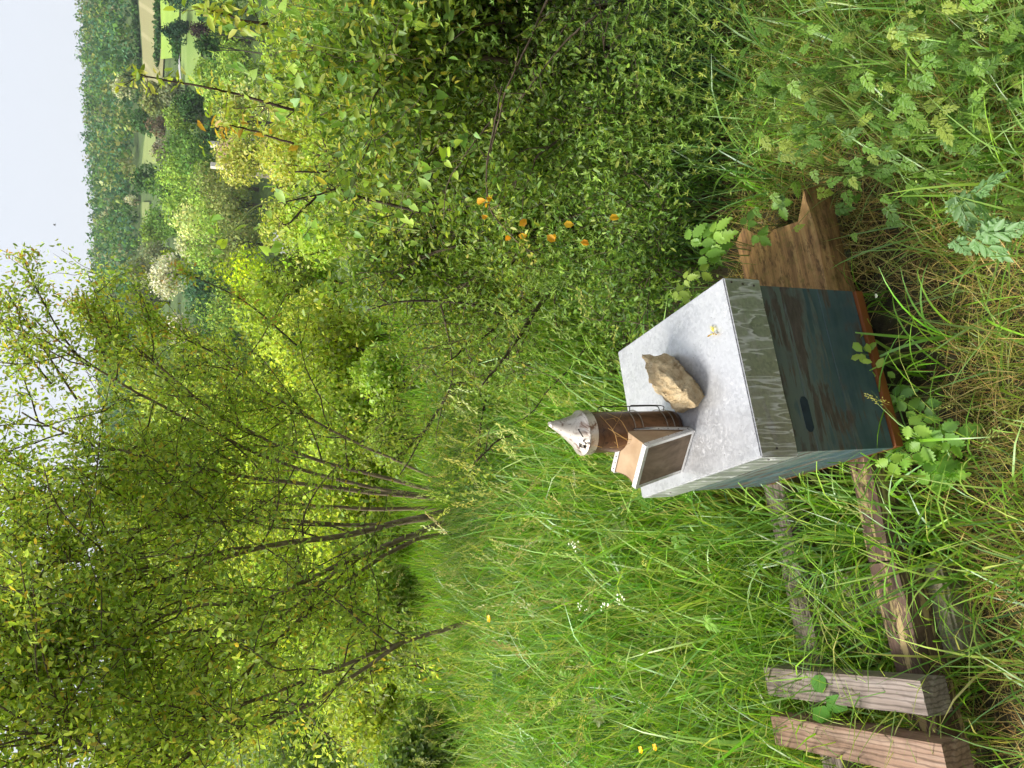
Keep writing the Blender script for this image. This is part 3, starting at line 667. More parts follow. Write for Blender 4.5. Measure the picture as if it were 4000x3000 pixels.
def lathe(mb, prof, sides=40, c=(1, 1, 1), off=None):
    ph = np.linspace(0, 2 * math.pi, sides, endpoint=False); n_ = len(prof); V = []
    for i, (r, z) in enumerate(prof):
        ox, oy = (0, 0) if off is None else off(z)
        V.append(np.stack([ox + r * np.cos(ph), oy + r * np.sin(ph), np.full(sides, z)], -1))
    V = np.concatenate(V); q = [[i * sides + j, i * sides + (j + 1) % sides, (i + 1) * sides + (j + 1) % sides, (i + 1) * sides + j] for i in range(n_ - 1) for j in range(sides)]
    mb.add(V, q, None, c)
b = MB(); lathe(b, [(.0, .001), (CR - .001, .001), (CR, .004), (CR, .012), (CR + .0015, .014), (CR, .016), (CR, CH * .5), (CR, CH - .03), (CR + .001, CH - .028), (CR + .001, CH - .004), (CR - .003, CH)])
b.build('can', M_CAN, sm, smooth=True)
b = MB(); tipx = .028
off = lambda z: (tipx * max(0, (z - CH)) / .085, -.004 * max(0, (z - CH)) / .085)
lathe(b, [(CR + .0035, CH - .022), (CR + .0045, CH - .02), (CR + .0035, CH - .002), (CR + .006, CH + .001), (CR + .005, CH + .004), (CR - .001, CH + .006), (CR * .70, CH + .028), (CR * .36, CH + .061), (CR * .15, CH + .088), (CR * .10, CH + .093), (CR * .04, CH + .0925)], off=off)
cone = b.build('cone_top', M_CONE, sm, smooth=True)
cz = CH - .01; Rm = Matrix.Translation((0, 0, cz)) @ Matrix.Rotation(rad(-3), 4, 'Y') @ Matrix.Translation((0, 0, -cz)); cone.data.transform(Rm)
b = MB()                                     # coiled wire handle on the cone
hp = np.array([-.016, -.044, CH + .014])
tube(b, smooth_path([hp + [.034, .012, .014], hp + [.022, .0, .012], hp + [.008, -.008, .006]], 8), .0016, 6)
t = np.linspace(0, 2 * math.pi * 3.2, 50)
tube(b, np.stack([hp[0] - .008 - .010 * t / t[-1] + .002 * np.cos(t), hp[1] - .006 + .009 * np.cos(t), hp[2] + .006 + .009 * np.sin(t)], -1), .0013, 5)
tube(b, smooth_path([hp + [-.018, -.004, .0], hp + [-.022, .0, -.004], hp + [-.014, .008, -.004]], 6), .0014, 5)
b.build('wire_handle', M_WIRED, cone, smooth=True)
stud('rivet', hp + [.034, .011, .013], (.3, -.7, .6), .0035, .003, M_TIN, cone)
# wire heat guard: four hoops and a loop that stands off on the right
for z in (.03, .052, .128, .152):
    b = MB(); a = np.linspace(-2.75, .75, 30); tube(b, np.stack([(CR + .003) * np.cos(a), (CR + .003) * np.sin(a), np.full(30, z)], -1), .0013, 5); b.build('guard_wire', M_WIRE, sm, smooth=True)
b = MB(); tube(b, smooth_path([[.012, -CR - .006, .012], [.012, -CR - .006, .09], [.012, -CR - .004, .16]], 6), .0011, 5); b.build('guard_wire', M_WIRED, sm, smooth=True)
b = MB(); x0 = CR + .014
tube(b, smooth_path([[CR - .004, 0, .235], [x0 - .004, 0, .232], [x0, 0, .215], [x0, -.004, .13], [x0, -.004, .06], [x0 - .006, 0, .045], [CR - .003, 0, .042]], 26), .0014, 5)
tube(b, smooth_path([[CR - .004, .012, .13], [x0, .012, .128], [x0 + .002, .01, .11], [x0, .008, .03], [CR, .008, .025]], 20), .0014, 5)
b.build('heat_guard', M_WIRED, sm, smooth=True)
b = MB()                                      # straw that sticks out under the cone and round the can
for k in range(13):
    a = R.uniform(-2.3, .4); z0 = R.uniform(.2, CH - .012); r0 = CR + .002
    p0 = np.array([math.cos(a) * r0, math.sin(a) * r0, z0]); a2 = a + R.normal(0, .5); r2 = r0 + R.uniform(.0, .012)
    p1 = np.array([math.cos(a2) * r2, math.sin(a2) * r2, z0 - R.uniform(-.02, .06)])
    pm = (p0 + p1) / 2; pm[:2] *= (r0 + .008) / max(np.linalg.norm(pm[:2]), .02)
    tube(b, smooth_path([p0, pm, p1], 6), .0006, 4, lin(185, 150, 95) * R.uniform(.6, 1.2))
b.build('straw_wisps', M_DRY, sm)
# bellows: two boards hinged at the foot, leather between, tin strips round the edges
F_br, F_bl = np.array([-.123, 1.693, ZLID + .003]), np.array([-.237, 1.748, ZLID + .003])
F_tr, F_tl = np.array([-.155, 1.650, ZLID + .176]), np.array([-.268, 1.702, ZLID + .176])
B_br, B_bl = np.array([-.117, 1.708, ZLID + .003]), np.array([-.231, 1.763, ZLID + .003])
B_tr, B_tl = np.array([-.115, 1.757, ZLID + .184]), np.array([-.232, 1.810, ZLID + .184])
def slab(name, quad, t, mat, parent, bev=.001):
    quad = [np.asarray(q) - smk for q in quad]; n_ = nrm(np.cross(quad[1] - quad[0], quad[3] - quad[0])); bm = bmesh.new()
    A = [bm.verts.new(q) for q in quad]; B_ = [bm.verts.new(q + n_ * t) for q in quad]
    bm.faces.new(A); bm.faces.new(B_[::-1])
    for i in range(4): bm.faces.new([A[i], B_[i], B_[(i + 1) % 4], A[(i + 1) % 4]])
    return bm_obj(name, bm, mat, parent, bev, segs=1)
bel = slab('bellows', [F_bl, F_tl, F_tr, F_br], .009, M_BOARD, sm)
slab('back_board', [B_bl, B_tl, B_tr, B_br], .009, M_BOARD, bel)
def lerp(a, b, t): return np.asarray(a) * (1 - t) + np.asarray(b) * t
b = MB()                                      # leather: top and both sides, sagging in between the boards
def skin(pa, pb, pc, pd, sag, n_=9, m_=13):
    s_ = np.linspace(0, 1, n_); t_ = np.linspace(0, 1, m_); cen = (F_tr + F_bl + B_tr + B_bl) / 4; V = []
    for u in s_:
        for v in t_:
            p_ = lerp(lerp(pa, pb, u), lerp(pd, pc, u), v); k = math.sin(math.pi * u) * (sag + .0015 * math.sin(9 * v))
            V.append(p_ + nrm(cen - p_) * k - smk)
    id_ = np.arange(n_ * m_).reshape(n_, m_)
    b.add(V, np.stack([id_[:-1, :-1], id_[1:, :-1], id_[1:, 1:], id_[:-1, 1:]], -1).reshape(-1, 4))
e = .0015
skin(F_tr, B_tr, B_tl, F_tl, .012); skin(F_br, B_br, B_tr, F_tr, .008); skin(F_bl, B_bl, B_tl, F_tl, .010)
b.build('leather', M_LEATHER, bel, smooth=True)
def strip(a, c, wid, nn, up_, name='tin_strip'):
    """folded tin strip along an edge a-c"""
    a = np.asarray(a); c = np.asarray(c); nn = nrm(nn); up_ = nrm(up_); o_ = nn * .0012
    return slab(name, [a + o_ - up_ * .002, a + o_ + up_ * wid, c + o_ + up_ * wid, c + o_ - up_ * .002], .0016, M_TIN, bel, .0004)
nf = -nrm(np.cross(F_tr - F_br, F_bl - F_br)); nf = nf if nf[1] < 0 else -nf
fw_ = .012
for a_, c_, inn in ((F_tr, F_tl, F_br - F_tr), (F_br, F_bl, F_tr - F_br), (F_tr, F_br, F_tl - F_tr), (F_tl, F_bl, F_tr - F_tl)):
    thin = inn is None
    strip(a_, c_, .009 if abs(a_[2] - c_[2]) < .01 and a_[2] > ZLID + .1 else .0065, nf, inn)
topn = nrm(np.cross(F_tl - F_tr, B_tr - F_tr)); topn = topn if topn[2] > 0 else -topn
sdn = nrm(np.array([HX[0], HX[1], 0]) * 1.0); 
strip(F_tr, F_tl, .014, topn, B_tr - F_tr); strip(B_tr, B_tl, .014, topn, F_tr - B_tr)
rn = nrm(np.cross(B_tr - F_br, F_tr - F_br)); rn = rn if rn[0] > 0 else -rn
ln = -rn
strip(F_br, F_tr, .012, rn, B_tr - F_tr); strip(B_br, B_tr, .012, rn, F_tr - B_tr); strip(F_bl, F_tl, .012, ln, B_tl - F_tl); strip(B_bl, B_tl, .012, ln, F_tl - B_tl)
for k in range(7):
    for (a_, c_, ins_, n__) in ((F_tr, F_tl, B_tr - F_tr, topn), (B_tr, B_tl, F_tr - B_tr, topn), (F_br, F_tr, B_tr - F_tr, rn), (B_br, B_tr, F_tr - B_tr, rn)):
        p_ = lerp(a_, c_, (k + .5) / 7) + nrm(ins_) * (.008 + .002 * (k % 2)) + nrm(n__) * .0022 - smk; stud('tack', p_, nrm(n__), .0019, .0012, M_NAIL, bel, 6)

# ------------------------------------------------------------------ timbers, rails and blocks of the hive stand
W_OLD = wood_mat('old_orange_timber', (.13, .065, .028), (.38, .21, .08), (.55, .36, .15), 0, 38, .38, .40)
W_RAIL = wood_mat('peeling_brown_rail', (.06, .034, .024), (.12, .07, .05), (.17, .11, .085), 0, 48, .45, peel=(.42, .31, .15))
W_GREY = wood_mat('weathered_grey_wood', (.12, .09, .07), (.24, .19, .16), (.36, .31, .28), 0, 42, .35, lines=26)
W_PINK = wood_mat('weathered_pinkish_wood', (.15, .085, .055), (.29, .18, .12), (.40, .29, .22), 0, 40, .35, lines=24)
def timber(name, label, A, B, wd, th_, mat, z0, z1=None, n_=24, wob=.004, rot_end=0.0, seed=1, cat='timber', group=None, roll=0.0, broken_r=0.0, facet=True):
    """a sawn beam from A to B (its centre line on plan), underside at z0 (z1 at B); local X runs along the grain"""
    A = np.array([A[0], A[1], z0]); B = np.array([B[0], B[1], z0 if z1 is None else z1]); L = np.linalg.norm(B - A)
    bm = bmesh.new(); r = np.random.default_rng(seed); rings = []
    K = 6; J = 3
    prof = [(-.5 + i / K, 0) for i in range(K)] + [(.5, j / J) for j in range(J)] + [(.5 - i / K, 1) for i in range(K)] + [(-.5, 1 - j / J) for j in range(J)]
    for i in range(n_ + 1):
        t = i / n_; ring = []
        for (a, c) in prof:
            y = a * wd; z = c * th_
            ch = .004
            if abs(abs(a) - .5) < 1e-6 and c in (0, 1): y *= (1 - ch / wd * 2)
            wv = wob * (mn.noise(Vector((t * L * 6 + seed, y * 14, z * 14))))
            x = t * L
            if broken_r > 0 and t > .5: x = t * L - broken_r * max(0, (t - .5) * 2) * (.5 + .5 * math.sin(a * 6.3 + 2.2) + .35 * mn.noise(Vector((y * 40, z * 20, seed))))
            ring.append(bm.verts.new((x, y + wv, z + wob * .6 * mn.noise(Vector((t * L * 5, y * 20 + 9, z * 9 + seed))) * (1 if c > 0 else 0))))
        rings.append(ring)
    m_ = len(prof)
    for i in range(n_):
        for j in range(m_): bm.faces.new([rings[i][j], rings[i][(j + 1) % m_], rings[i + 1][(j + 1) % m_], rings[i + 1][j]])
    bm.faces.new(rings[0][::-1]); bm.faces.new(rings[-1])
    o = bm_obj(name, bm, mat)
    d = (B - A) / L; o.location = A; o.rotation_euler = (roll, -math.asin(d[2]), math.atan2(d[1], d[0]))
    return tag(o, label, cat, group)
def hp2(a, b): return hv(a, b)[:2]
timber('wooden_beam', 'thick rotten orange brown timber sticking out under the hive towards the hedge', hp2(.10, .275), hp2(.855, .275), .34, .098, W_OLD, .012, wob=.008, broken_r=.17, seed=4, n_=40)
A_ = onz(3449, 1999, .11); 
timber('rail', 'short worm eaten rail end next to the hive corner', hp2(.085, .155), hp2(-.262, .165), .085, .070, W_RAIL, .038, .040, wob=.012, seed=9, n_=30)
timber('rail', 'cracked peeling brown rail lying on the concrete block', hp2(-.266, .165), hp2(-1.02, .165), .095, .085, W_RAIL, .026, .022, wob=.006, seed=12, n_=36)
timber('rail', 'rear pale rail half hidden in grass behind the concrete block', hp2(.06, .52), hp2(-1.05, .53), .09, .08, W_GREY, .025, .02, wob=.006, seed=15, n_=36)
An, Af = (onz(3588, 2656, .2) + onz(3621, 2805, .2)) / 2, (onz(2982, 2612, .19) + onz(2998, 2712, .19)) / 2
timber('wood_block', 'grey weathered squared timber offcut nearer to the hive', An, Af, .088, .082, W_GREY, .112, .105, wob=.002, seed=21)
Bn, Bf = (onz(3674, 2914, .2) + onz(3712, 3058, .2)) / 2, (onz(3012, 2792, .19) + onz(3031, 2908, .19)) / 2
timber('wood_block', 'pinkish squared timber offcut at the far end of the rails', Bn, Bf, .092, .086, W_PINK, .112, .105, wob=.002, seed=27)
def concrete_mat():
    mt, n, out = mat_new('lichened_concrete'); b = bsdf(n, out, Roughness=.95); v = coords(n)
    f = noise(n, v, 60, 6, .75); f2 = noise(n, v, 9, 4, .6)
    c = ramp(n, f, [(.3, (.10, .085, .055)), (.5, (.27, .24, .17)), (.7, (.40, .365, .28))]); c = mix(n, ramp(n, f2, [(.45, 0.0), (.65, .55)]), c, (.15, .15, .06))
    n.links.new(c, b.inputs['Base Color']); bump(n, b, f, 1.0, .008); return mt
M_CONC = concrete_mat()
def block(label, c, sx, sy, sz, rz):
    bm = bmesh.new(); box(bm, (-sx / 2, -sy / 2, 0), (sx / 2, sy / 2, sz)); bmesh.ops.bevel(bm, geom=bm.edges[:], offset=.008, segments=2, affect='EDGES')
    bmesh.ops.subdivide_edges(bm, edges=[e for e in bm.edges if e.calc_length() > .03], cuts=6, use_grid_fill=True)
    for v in bm.verts: v.co += Vector([mn.noise(v.co * 25 + Vector((i * 7, 3, 1))) for i in range(3)]) * .005
    o = bm_obj('concrete_block', bm, M_CONC); o.location = c; o.rotation_euler = (0, 0, rz); tag(o, label, 'concrete block')
c_ = hv(-.40, .33, -.165); block('rough lichened concrete block under the cracked rail', c_, .24, .52, .188, YAW)
c_ = hv(.70, .28, -.12); block('small concrete block under the rotten timber end', c_, .2, .24, .128, YAW)
# ------------------------------------------------------------------ grass
GR = [lin(120, 150, 50), lin(100, 138, 48), lin(140, 165, 70), lin(88, 125, 45), lin(150, 168, 95), lin(112, 150, 40), lin(104, 138, 70), lin(160, 162, 100), lin(76, 110, 42)]
def gcols(n, pal, var=.16):
    pal = np.asarray(pal); return np.clip(pal[R.integers(len(pal), size=n)] * (1 + var * R.normal(size=(n, 1))) * (1 + .06 * R.normal(size=(n, 3))), .005, .9)
def in_hive(x, y, m_=.02):
    d = np.stack([x, y, 0 * x], -1) - FL; a = d @ HX; b_ = d @ HY
    return (a > -m_) & (a < LW + m_) & (b_ > -m_) & (b_ < LD + m_)
def near_hive_front(x, y):
    d = np.stack([x, y, 0 * x], -1) - FL; a = d @ HX; b_ = d @ HY
    return (a > -.30) & (a < LW + .55) & (b_ > -.75) & (b_ < .05)
def stand_zone(x, y):
    d = np.stack([x, y, 0 * x], -1) - FL; a = d @ HX; b_ = d @ HY
    return (a > -1.15) & (a < .95) & (b_ > -.10) & (b_ < .62)
def clumped(n, x0, x1, y0, y1, k=.5, s=.07):
    nc = max(4, n // 9); cx = R.uniform(x0, x1, nc); cyy = R.uniform(y0, y1, nc); j = R.integers(nc, size=n)
    x = np.where(R.random(n) < k, cx[j] + R.normal(0, s, n), R.uniform(x0, x1, n)); y = np.where(R.random(n) < k, cyy[j] + R.normal(0, s, n), R.uniform(y0, y1, n))
    return x, y
def visible(x, y, z, pad=140):
    q = np.stack([x, y, z], -1) - CAM; zz = q @ FW; xx = 2000 + FPX * (q @ DN) / zz; yy = 1500 - FPX * (q @ RT) / zz
    return (zz > .2) & (xx > -pad) & (xx < 4000 + 900) & (yy > -pad - 250) & (yy < 3000 + pad + 250)
def patch(mb, n, x0, x1, y0, y1, L, W, th0, th1, pal, seg=4, k=.5, s=.07, cond=None, az=None, lift=0.0):
    x, y = clumped(n, x0, x1, y0, y1, k, s); z = zt(x, y)
    kp = visible(x, y, z) & ~in_hive(x, y)
    if cond is not None: kp &= cond(x, y)
    x, y, z = x[kp], y[kp], z[kp] + lift; n = len(x)
    Ls = R.uniform(L[0], L[1], n); Ws = R.uniform(W[0], W[1], n)
    a = R.uniform(0, 2 * math.pi, n) if az is None else R.normal(az[0], az[1], n)
    blades(mb, np.stack([x, y, z - .01], -1), Ls, Ws, a, np.abs(R.normal(th0, th0 * .6 + .05, n)), R.uniform(th1[0], th1[1], n), gcols(n, pal), seg, twist=R.normal(0, .9, n))
def tallness(x, y): return ~(stand_zone(x, y) | near_hive_front(x, y))

far_meadow = MB()
patch(far_meadow, 26000, -7.5, 4.5, 5.2, 15.5, (.35, .62), (.008, .014), .14, (.2, .9), [lin(140, 178, 50), lin(120, 165, 45), lin(158, 186, 70), lin(105, 150, 42)], 2, .6, .16)
tag(far_meadow.build('grass', M_GRASS), 'bright meadow grass beyond the plum tree', 'grass', kind='stuff')
meadow = MB()
mid = lambda x, y: tallness(x, y) & ~((x > .02) & (y < 3.1)) & ~((x > .75 - (y - 2.6) * .25) & (y < 4.2))
patch(meadow, 30000, -3.6, 1.3, 1.75, 6.2, (.30, .58), (.0045, .0085), .16, (.3, 1.5), GR, 4, .65, .06, mid)
patch(meadow, 9000, -3.6, 1.3, 1.75, 5.6, (.14, .32), (.004, .007), .25, (.5, 1.8), [lin(95, 130, 50), lin(110, 140, 55), lin(130, 150, 80)], 3, .5, .08, mid)
patch(meadow, 2600, -3.2, .4, 1.7, 4.5, (.45, .75), (.008, .014), .2, (.6, 2.0), [lin(120, 160, 62), lin(135, 165, 85), lin(100, 145, 50)], 5, .6, .05, mid)
tag(meadow.build('grass', M_GRASS), 'tall tangled green grass beside and behind the hive', 'grass', kind='stuff')
front = MB()
gaps = lambda x, y: ~stand_zone(x, y)
patch(front, 22000, -1.35, 1.35, .85, 2.1, (.04, .14), (.0014, .0028), .5, (.3, 1.4), [lin(125, 145, 55), lin(110, 135, 48), lin(140, 150, 75), lin(150, 148, 85)], 3, .7, .035, gaps)
patch(front, 2600, -1.5, -.28, .95, 1.75, (.16, .36), (.003, .0065), .35, (.5, 1.8), GR, 4, .6, .05, gaps)
patch(front, 1800, .35, 1.6, 1.05, 2.2, (.14, .30), (.003, .006), .35, (.4, 1.6), [lin(110, 140, 60), lin(120, 150, 85)], 4, .6, .06, gaps)
patch(front, 700, .4, 1.5, 1.0, 2.1, (.2, .42), (.004, .009), .5, (.4, 1.5), [lin(110, 145, 70), lin(125, 155, 85), lin(125, 158, 60)], 5, .3, .06, gaps)
patch(front, 1500, -1.25, -.12, 1.4, 2.35, (.28, .5), (.004, .009), .2, (.5, 1.8), GR, 5, .6, .05, lambda x, y: (lambda a, b_: (a > -1.1) & (a < -.02) & (b_ > .24) & (b_ < .8) & ~((a < -.62) & (b_ < .5)))(*[(np.stack([x, y, 0 * x], -1) - FL) @ q for q in (HX, HY)]))
patch(front, 420, -1.3, 1.3, .85, 1.5, (.16, .34), (.004, .008), .7, (.4, 1.2), [lin(110, 145, 75), lin(125, 155, 85), lin(125, 160, 60)], 5, .3, .06, gaps)
patch(front, 1500, -1.15, -.15, 1.3, 2.05, (.2, .45), (.003, .008), .25, (.5, 1.7), GR, 4, .6, .05, lambda x, y: stand_zone(x, y) & ((x + .57) ** 2 > .004))
tag(front.build('grass', M_GRASS), 'short fine grass growing through the straw before the hive', 'grass', kind='stuff')
straw = MB()
patch(straw, 22000, -1.4, 1.4, .8, 2.3, (.06, .20), (.0012, .0026), 1.15, (.1, .7), [lin(176, 156, 100), lin(158, 134, 82), lin(190, 172, 116), lin(130, 102, 62), lin(165, 158, 92), lin(140, 150, 75)], 2, .5, .05, None, lift=.015)
patch(straw, 5000, -3.2, 1.2, 1.9, 4.5, (.15, .40), (.0016, .003), .8, (.3, 1.0), [lin(185, 165, 115), lin(160, 140, 92), lin(170, 165, 105)], 3, .5, .07, mid)
tag(straw.build('dry_grass', M_DRY), 'matted tan straw covering the soil in the foreground', 'dry grass', kind='stuff')

# seed heads of the meadow grasses
def panicle_template(n_, w_, seed):
    r = np.random.default_rng(seed); P = [(LEAF4, (0, 0, 0), 0, (1, .012, .01), 0)]
    for i in range(n_):
        t = .15 + .85 * i / n_; a = r.uniform(0, 360); rr = w_ * (1 - t * .8) * r.uniform(.3, 1)
        P.append((LEAF4, (t, rr * math.cos(rad(a)), rr * math.sin(rad(a))), r.uniform(-35, 35), (.10, .035, .05), r.uniform(-25, 25)))
    return compose(P)
PAN = [panicle_template(26, .16, 3), panicle_template(16, .07, 5), panicle_template(30, .24, 8)]
heads = MB(); stems = MB()
def seed_stems(n, x0, x1, y0, y1, L, cond, pal, hl=(.07, .15), sw=.0016):
    x, y = clumped(n, x0, x1, y0, y1, .5, .12); z = zt(x, y); kp = visible(x, y, z) & ~in_hive(x, y) & cond(x, y); x, y, z = x[kp], y[kp], z[kp]; n = len(x)
    az = R.uniform(0, 6.28, n); Ls = R.uniform(L[0], L[1], n); th0 = np.abs(R.normal(.1, .15, n)); th1 = R.uniform(.1, .9, n)
    col = gcols(n, pal)
    tip = blades(heads, np.stack([x, y, z], -1), Ls, np.full(n, sw), az, th0, th1, col * [.8, .95, .7], 4)
    th = th0 + th1 * 1.1; d = np.stack([np.cos(az) * np.sin(th), np.sin(az) * np.sin(th), np.cos(th)], -1); k = R.integers(3, size=n)
    for j in range(3):
        mk = k == j
        if mk.any():
            hs = R.uniform(hl[0], hl[1], mk.sum()); scatter(heads, *PAN[j], tip[mk] - d[mk] * hs[:, None] * .3, rotmats(d[mk], R.normal(size=(mk.sum(), 3))), hs, col[mk])
seed_stems(600, -3.4, .9, 2.2, 5.6, (.45, .72), mid, [lin(165, 170, 110), lin(150, 160, 95), lin(178, 172, 125), lin(150, 150, 105)])
seed_stems(150, -1.6, .05, 2.3, 3.9, (.5, .72), mid, [lin(178, 182, 120), lin(165, 172, 105), lin(188, 180, 130)], (.10, .19), .002)
seed_stems(60, -2.2, -.2, 1.9, 3.0, (.4, .6), mid, [lin(190, 180, 135), lin(170, 172, 110)], (.08, .15), .0018)
seed_stems(260, -5, 3, 5.5, 9, (.5, .8), lambda x, y: x > -99, [lin(170, 178, 110), lin(180, 180, 120)])
seed_stems(60, -1.1, .9, 1.15, 1.9, (.12, .30), lambda x, y: gaps(x, y), [lin(165, 175, 110), lin(150, 165, 100)], (.04, .09), .0011)
tag(heads.build('grass_seed_heads', M_GRASS), 'pale feathery seed heads rising above the meadow grass', 'seed heads', kind='stuff')

# broad leaved herbs mixed into the meadow
hb_ = MB(); n_ = 260; x, y = clumped(n_, -3.0, .6, 1.9, 4.6, .7, .12); kp = mid(x, y) & ~in_hive(x, y, .06); x, y = x[kp], y[kp]; n_ = len(x)
scatter(hb_, *FROND, np.stack([x, y, zt(x, y) + R.uniform(.10, .38, n_)], -1), rotmats(R.normal(size=(n_, 3)) * [1, 1, .3], nrm(R.normal(0, .3, (n_, 3)) + [0, -.4, .8])), R.uniform(.06, .13, n_), gcols(n_, [lin(118, 150, 66), lin(100, 135, 58), lin(135, 160, 80)]))
n_ = 6000; x, y = clumped(n_, -3.2, .8, 1.8, 5.0, .7, .10); kp = mid(x, y) & ~in_hive(x, y, .06); x, y = x[kp], y[kp]; n_ = len(x); s = R.uniform(.012, .035, n_)
scatter(hb_, *LEAF6, np.stack([x, y, zt(x, y) + R.uniform(.06, .42, n_)], -1), rotmats(R.normal(size=(n_, 3)), nrm(R.normal(0, .5, (n_, 3)) + [0, -.3, .8])), np.stack([s, s * .45, s], -1), gcols(n_, [lin(118, 150, 66), lin(140, 160, 84), lin(96, 130, 55), lin(160, 170, 100)]))
tag(hb_.build('meadow_herbs', M_LEAF), 'small broad leaved herbs mixed into the tall meadow grass', 'herbs', kind='stuff')

# ------------------------------------------------------------------ woody growth
def jitter_path(p, d, L, n_, wob, grav, r):
    d = nrm(d); P = [np.array(p, float)]
    for i in range(n_):
        d = nrm(d + r.normal(0, wob, 3) + np.array([0, 0, grav])); P.append(P[-1] + d * L / n_)
    return np.array(P), d
def add_leaves(mb, P, n, L, ratio, pal, r, tmpl=LEAF6, spread=.04, up=.5, tipcol=None, tipf=0.0, droop=.1, var=.18):
    k = r.integers(len(P), size=n); pos = P[k] + r.normal(0, spread, (n, 3)); d = r.normal(size=(n, 3)); d[:, 2] -= droop
    nn = nrm(r.normal(0, .6, (n, 3)) + [0, 0, up]); pal = np.asarray(pal); c = pal[r.integers(len(pal), size=n)] * (1 + var * r.normal(size=(n, 1))) * (1 + .06 * r.normal(size=(n, 3)))
    if tipcol is not None: mk = r.random(n) < tipf; c[mk] = tipcol
    s = r.uniform(L[0], L[1], n); scatter(mb, *tmpl, pos, rotmats(d, nn), np.stack([s, s * ratio, s], -1), np.clip(c, .006, .9))

def sub(P, t):
    k = t * (len(P) - 1); i = min(int(k), len(P) - 2); return P[i] + (P[i + 1] - P[i]) * (k - i), nrm(P[i + 1] - P[i])
def clothe(stem_paths, radii, r, wood, leaves, nb=(9, 14), bl=(.5, 1.1), nt=(6, 10), tl=(.15, .4), start=.25, up=.25, leaf_n=26, leafL=(.03, .055), ratio=.48, pal=None, twig_r=.004, out=None, tipcol=None, tipf=.06, spread=.035, bias=None):
    """branches and leafy twigs along each stem"""
    for P, (ra, rb) in zip(stem_paths, radii):
        for k in range(r.integers(nb[0], nb[1] + 1)):
            t = start + (1 - start) * (k + r.random()) / nb[1]; t = min(t, .99); p, d = sub(P, t)
            dd = nrm(d * .8 + r.normal(0, .75, 3) + [0, 0, up] + (bias if bias is not None else 0)); L = r.uniform(*bl) * (1.15 - .55 * t)
            B, _ = jitter_path(p, dd, L, 7, .16, .02, r); rr = max(twig_r * 1.4, (ra + (rb - ra) * t) * .42)
            tube(wood, B, np.linspace(rr, twig_r * .6, len(B)), 5, (1.2, 1.1, 1.0), cap=False)
            add_leaves(leaves, B[2:], leaf_n // 2, leafL, ratio, pal, r, spread=spread, tipcol=tipcol, tipf=tipf)
            for j in range(r.integers(nt[0], nt[1] + 1)):
                q, e = sub(B, r.uniform(.15, 1)); T, _ = jitter_path(q, nrm(e * .7 + r.normal(0, .7, 3) + [0, 0, up * .6]), r.uniform(*tl), 5, .2, .0, r)
                tube(wood, T, np.linspace(twig_r * .7, twig_r * .3, len(T)), 3, (.75, .68, .6), cap=False)
                add_leaves(leaves, T, leaf_n, leafL, ratio, pal, r, spread=spread, tipcol=tipcol, tipf=tipf)

# the many-stemmed plum tree
r = np.random.default_rng(5)
PLUM = [lin(150, 170, 76), lin(130, 154, 68), lin(172, 186, 86), lin(112, 136, 64), lin(162, 178, 96), lin(142, 160, 62)]
def px_path(pts, Y0, Y1, n_=16):
    Ys = np.linspace(Y0, Y1, len(pts)); return smooth_path([at(x, y, Y) for (x, y), Y in zip(pts, Ys)], n_)
tree = empty('plum_tree', (0, 0, 0)); tag(tree, 'many stemmed plum tree with thin leaning trunks and dense small leaves', 'tree')
STEMS = [([(1790, 1985), (1560, 2040), (1266, 2097), (976, 2134), (615, 2242), (420, 2330), (230, 2440)], 5.6, 5.3, .046),
         ([(1760, 2030), (1600, 2090), (1374, 2170), (1121, 2278), (976, 2350), (800, 2460), (560, 2600)], 5.5, 5.0, .040),
         ([(1820, 1960), (1500, 1940), (1160, 1900), (900, 1860), (600, 1790), (330, 1700), (120, 1610)], 5.8, 6.0, .036),
         ([(1800, 1930), (1560, 1880), (1270, 1810), (1010, 1720), (760, 1570), (560, 1400), (420, 1290)], 5.9, 6.3, .032),
         ([(1830, 1970), (1500, 1990), (1130, 1960), (820, 1930), (500, 1940), (200, 1930)], 6.0, 6.1, .034),
         ([(1780, 1900), (1480, 1770), (1220, 1640), (1020, 1520), (860, 1390)], 6.0, 6.6, .022),
         ([(1960, 2380), (1760, 2450), (1573, 2513), (1340, 2600), (1121, 2694), (800, 2830), (450, 2960)], 4.9, 4.5, .030),
         ([(1830, 2010), (1450, 2050), (1050, 2030), (640, 2060), (250, 2110), (20, 2140)], 5.7, 5.5, .032),
         ([(1700, 2070), (1420, 2230), (1180, 2420), (960, 2620), (760, 2800), (560, 3020)], 5.5, 5.0, .028),
         ([(976, 2134), (700, 2200), (380, 2300), (90, 2380)], 5.3, 5.1, .018), ([(800, 2460), (500, 2480), (250, 2560), (10, 2620)], 5.0, 4.8, .018), ([(600, 1790), (350, 1860), (90, 1930)], 6.0, 6.0, .016), ([(615, 2242), (380, 2200), (120, 2210)], 5.3, 5.3, .016), ([(450, 2960), (250, 2880), (60, 2860)], 4.5, 4.5, .014),
         ([(1374, 2170), (1100, 2420), (800, 2620), (480, 2720), (150, 2800)], 5.3, 4.9, .022), ([(1573, 2513), (1250, 2720), (950, 2880), (600, 2990), (200, 3080)], 4.7, 4.4, .022), ([(976, 2350), (700, 2400), (400, 2560), (80, 2640)], 5.1, 4.9, .02),
         ([(1810, 1955), (1400, 1900), (1000, 1780), (640, 1600), (330, 1420), (120, 1250)], 5.9, 6.0, .030)]
leaves = MB(); twigs = MB(); paths = []; rds = []
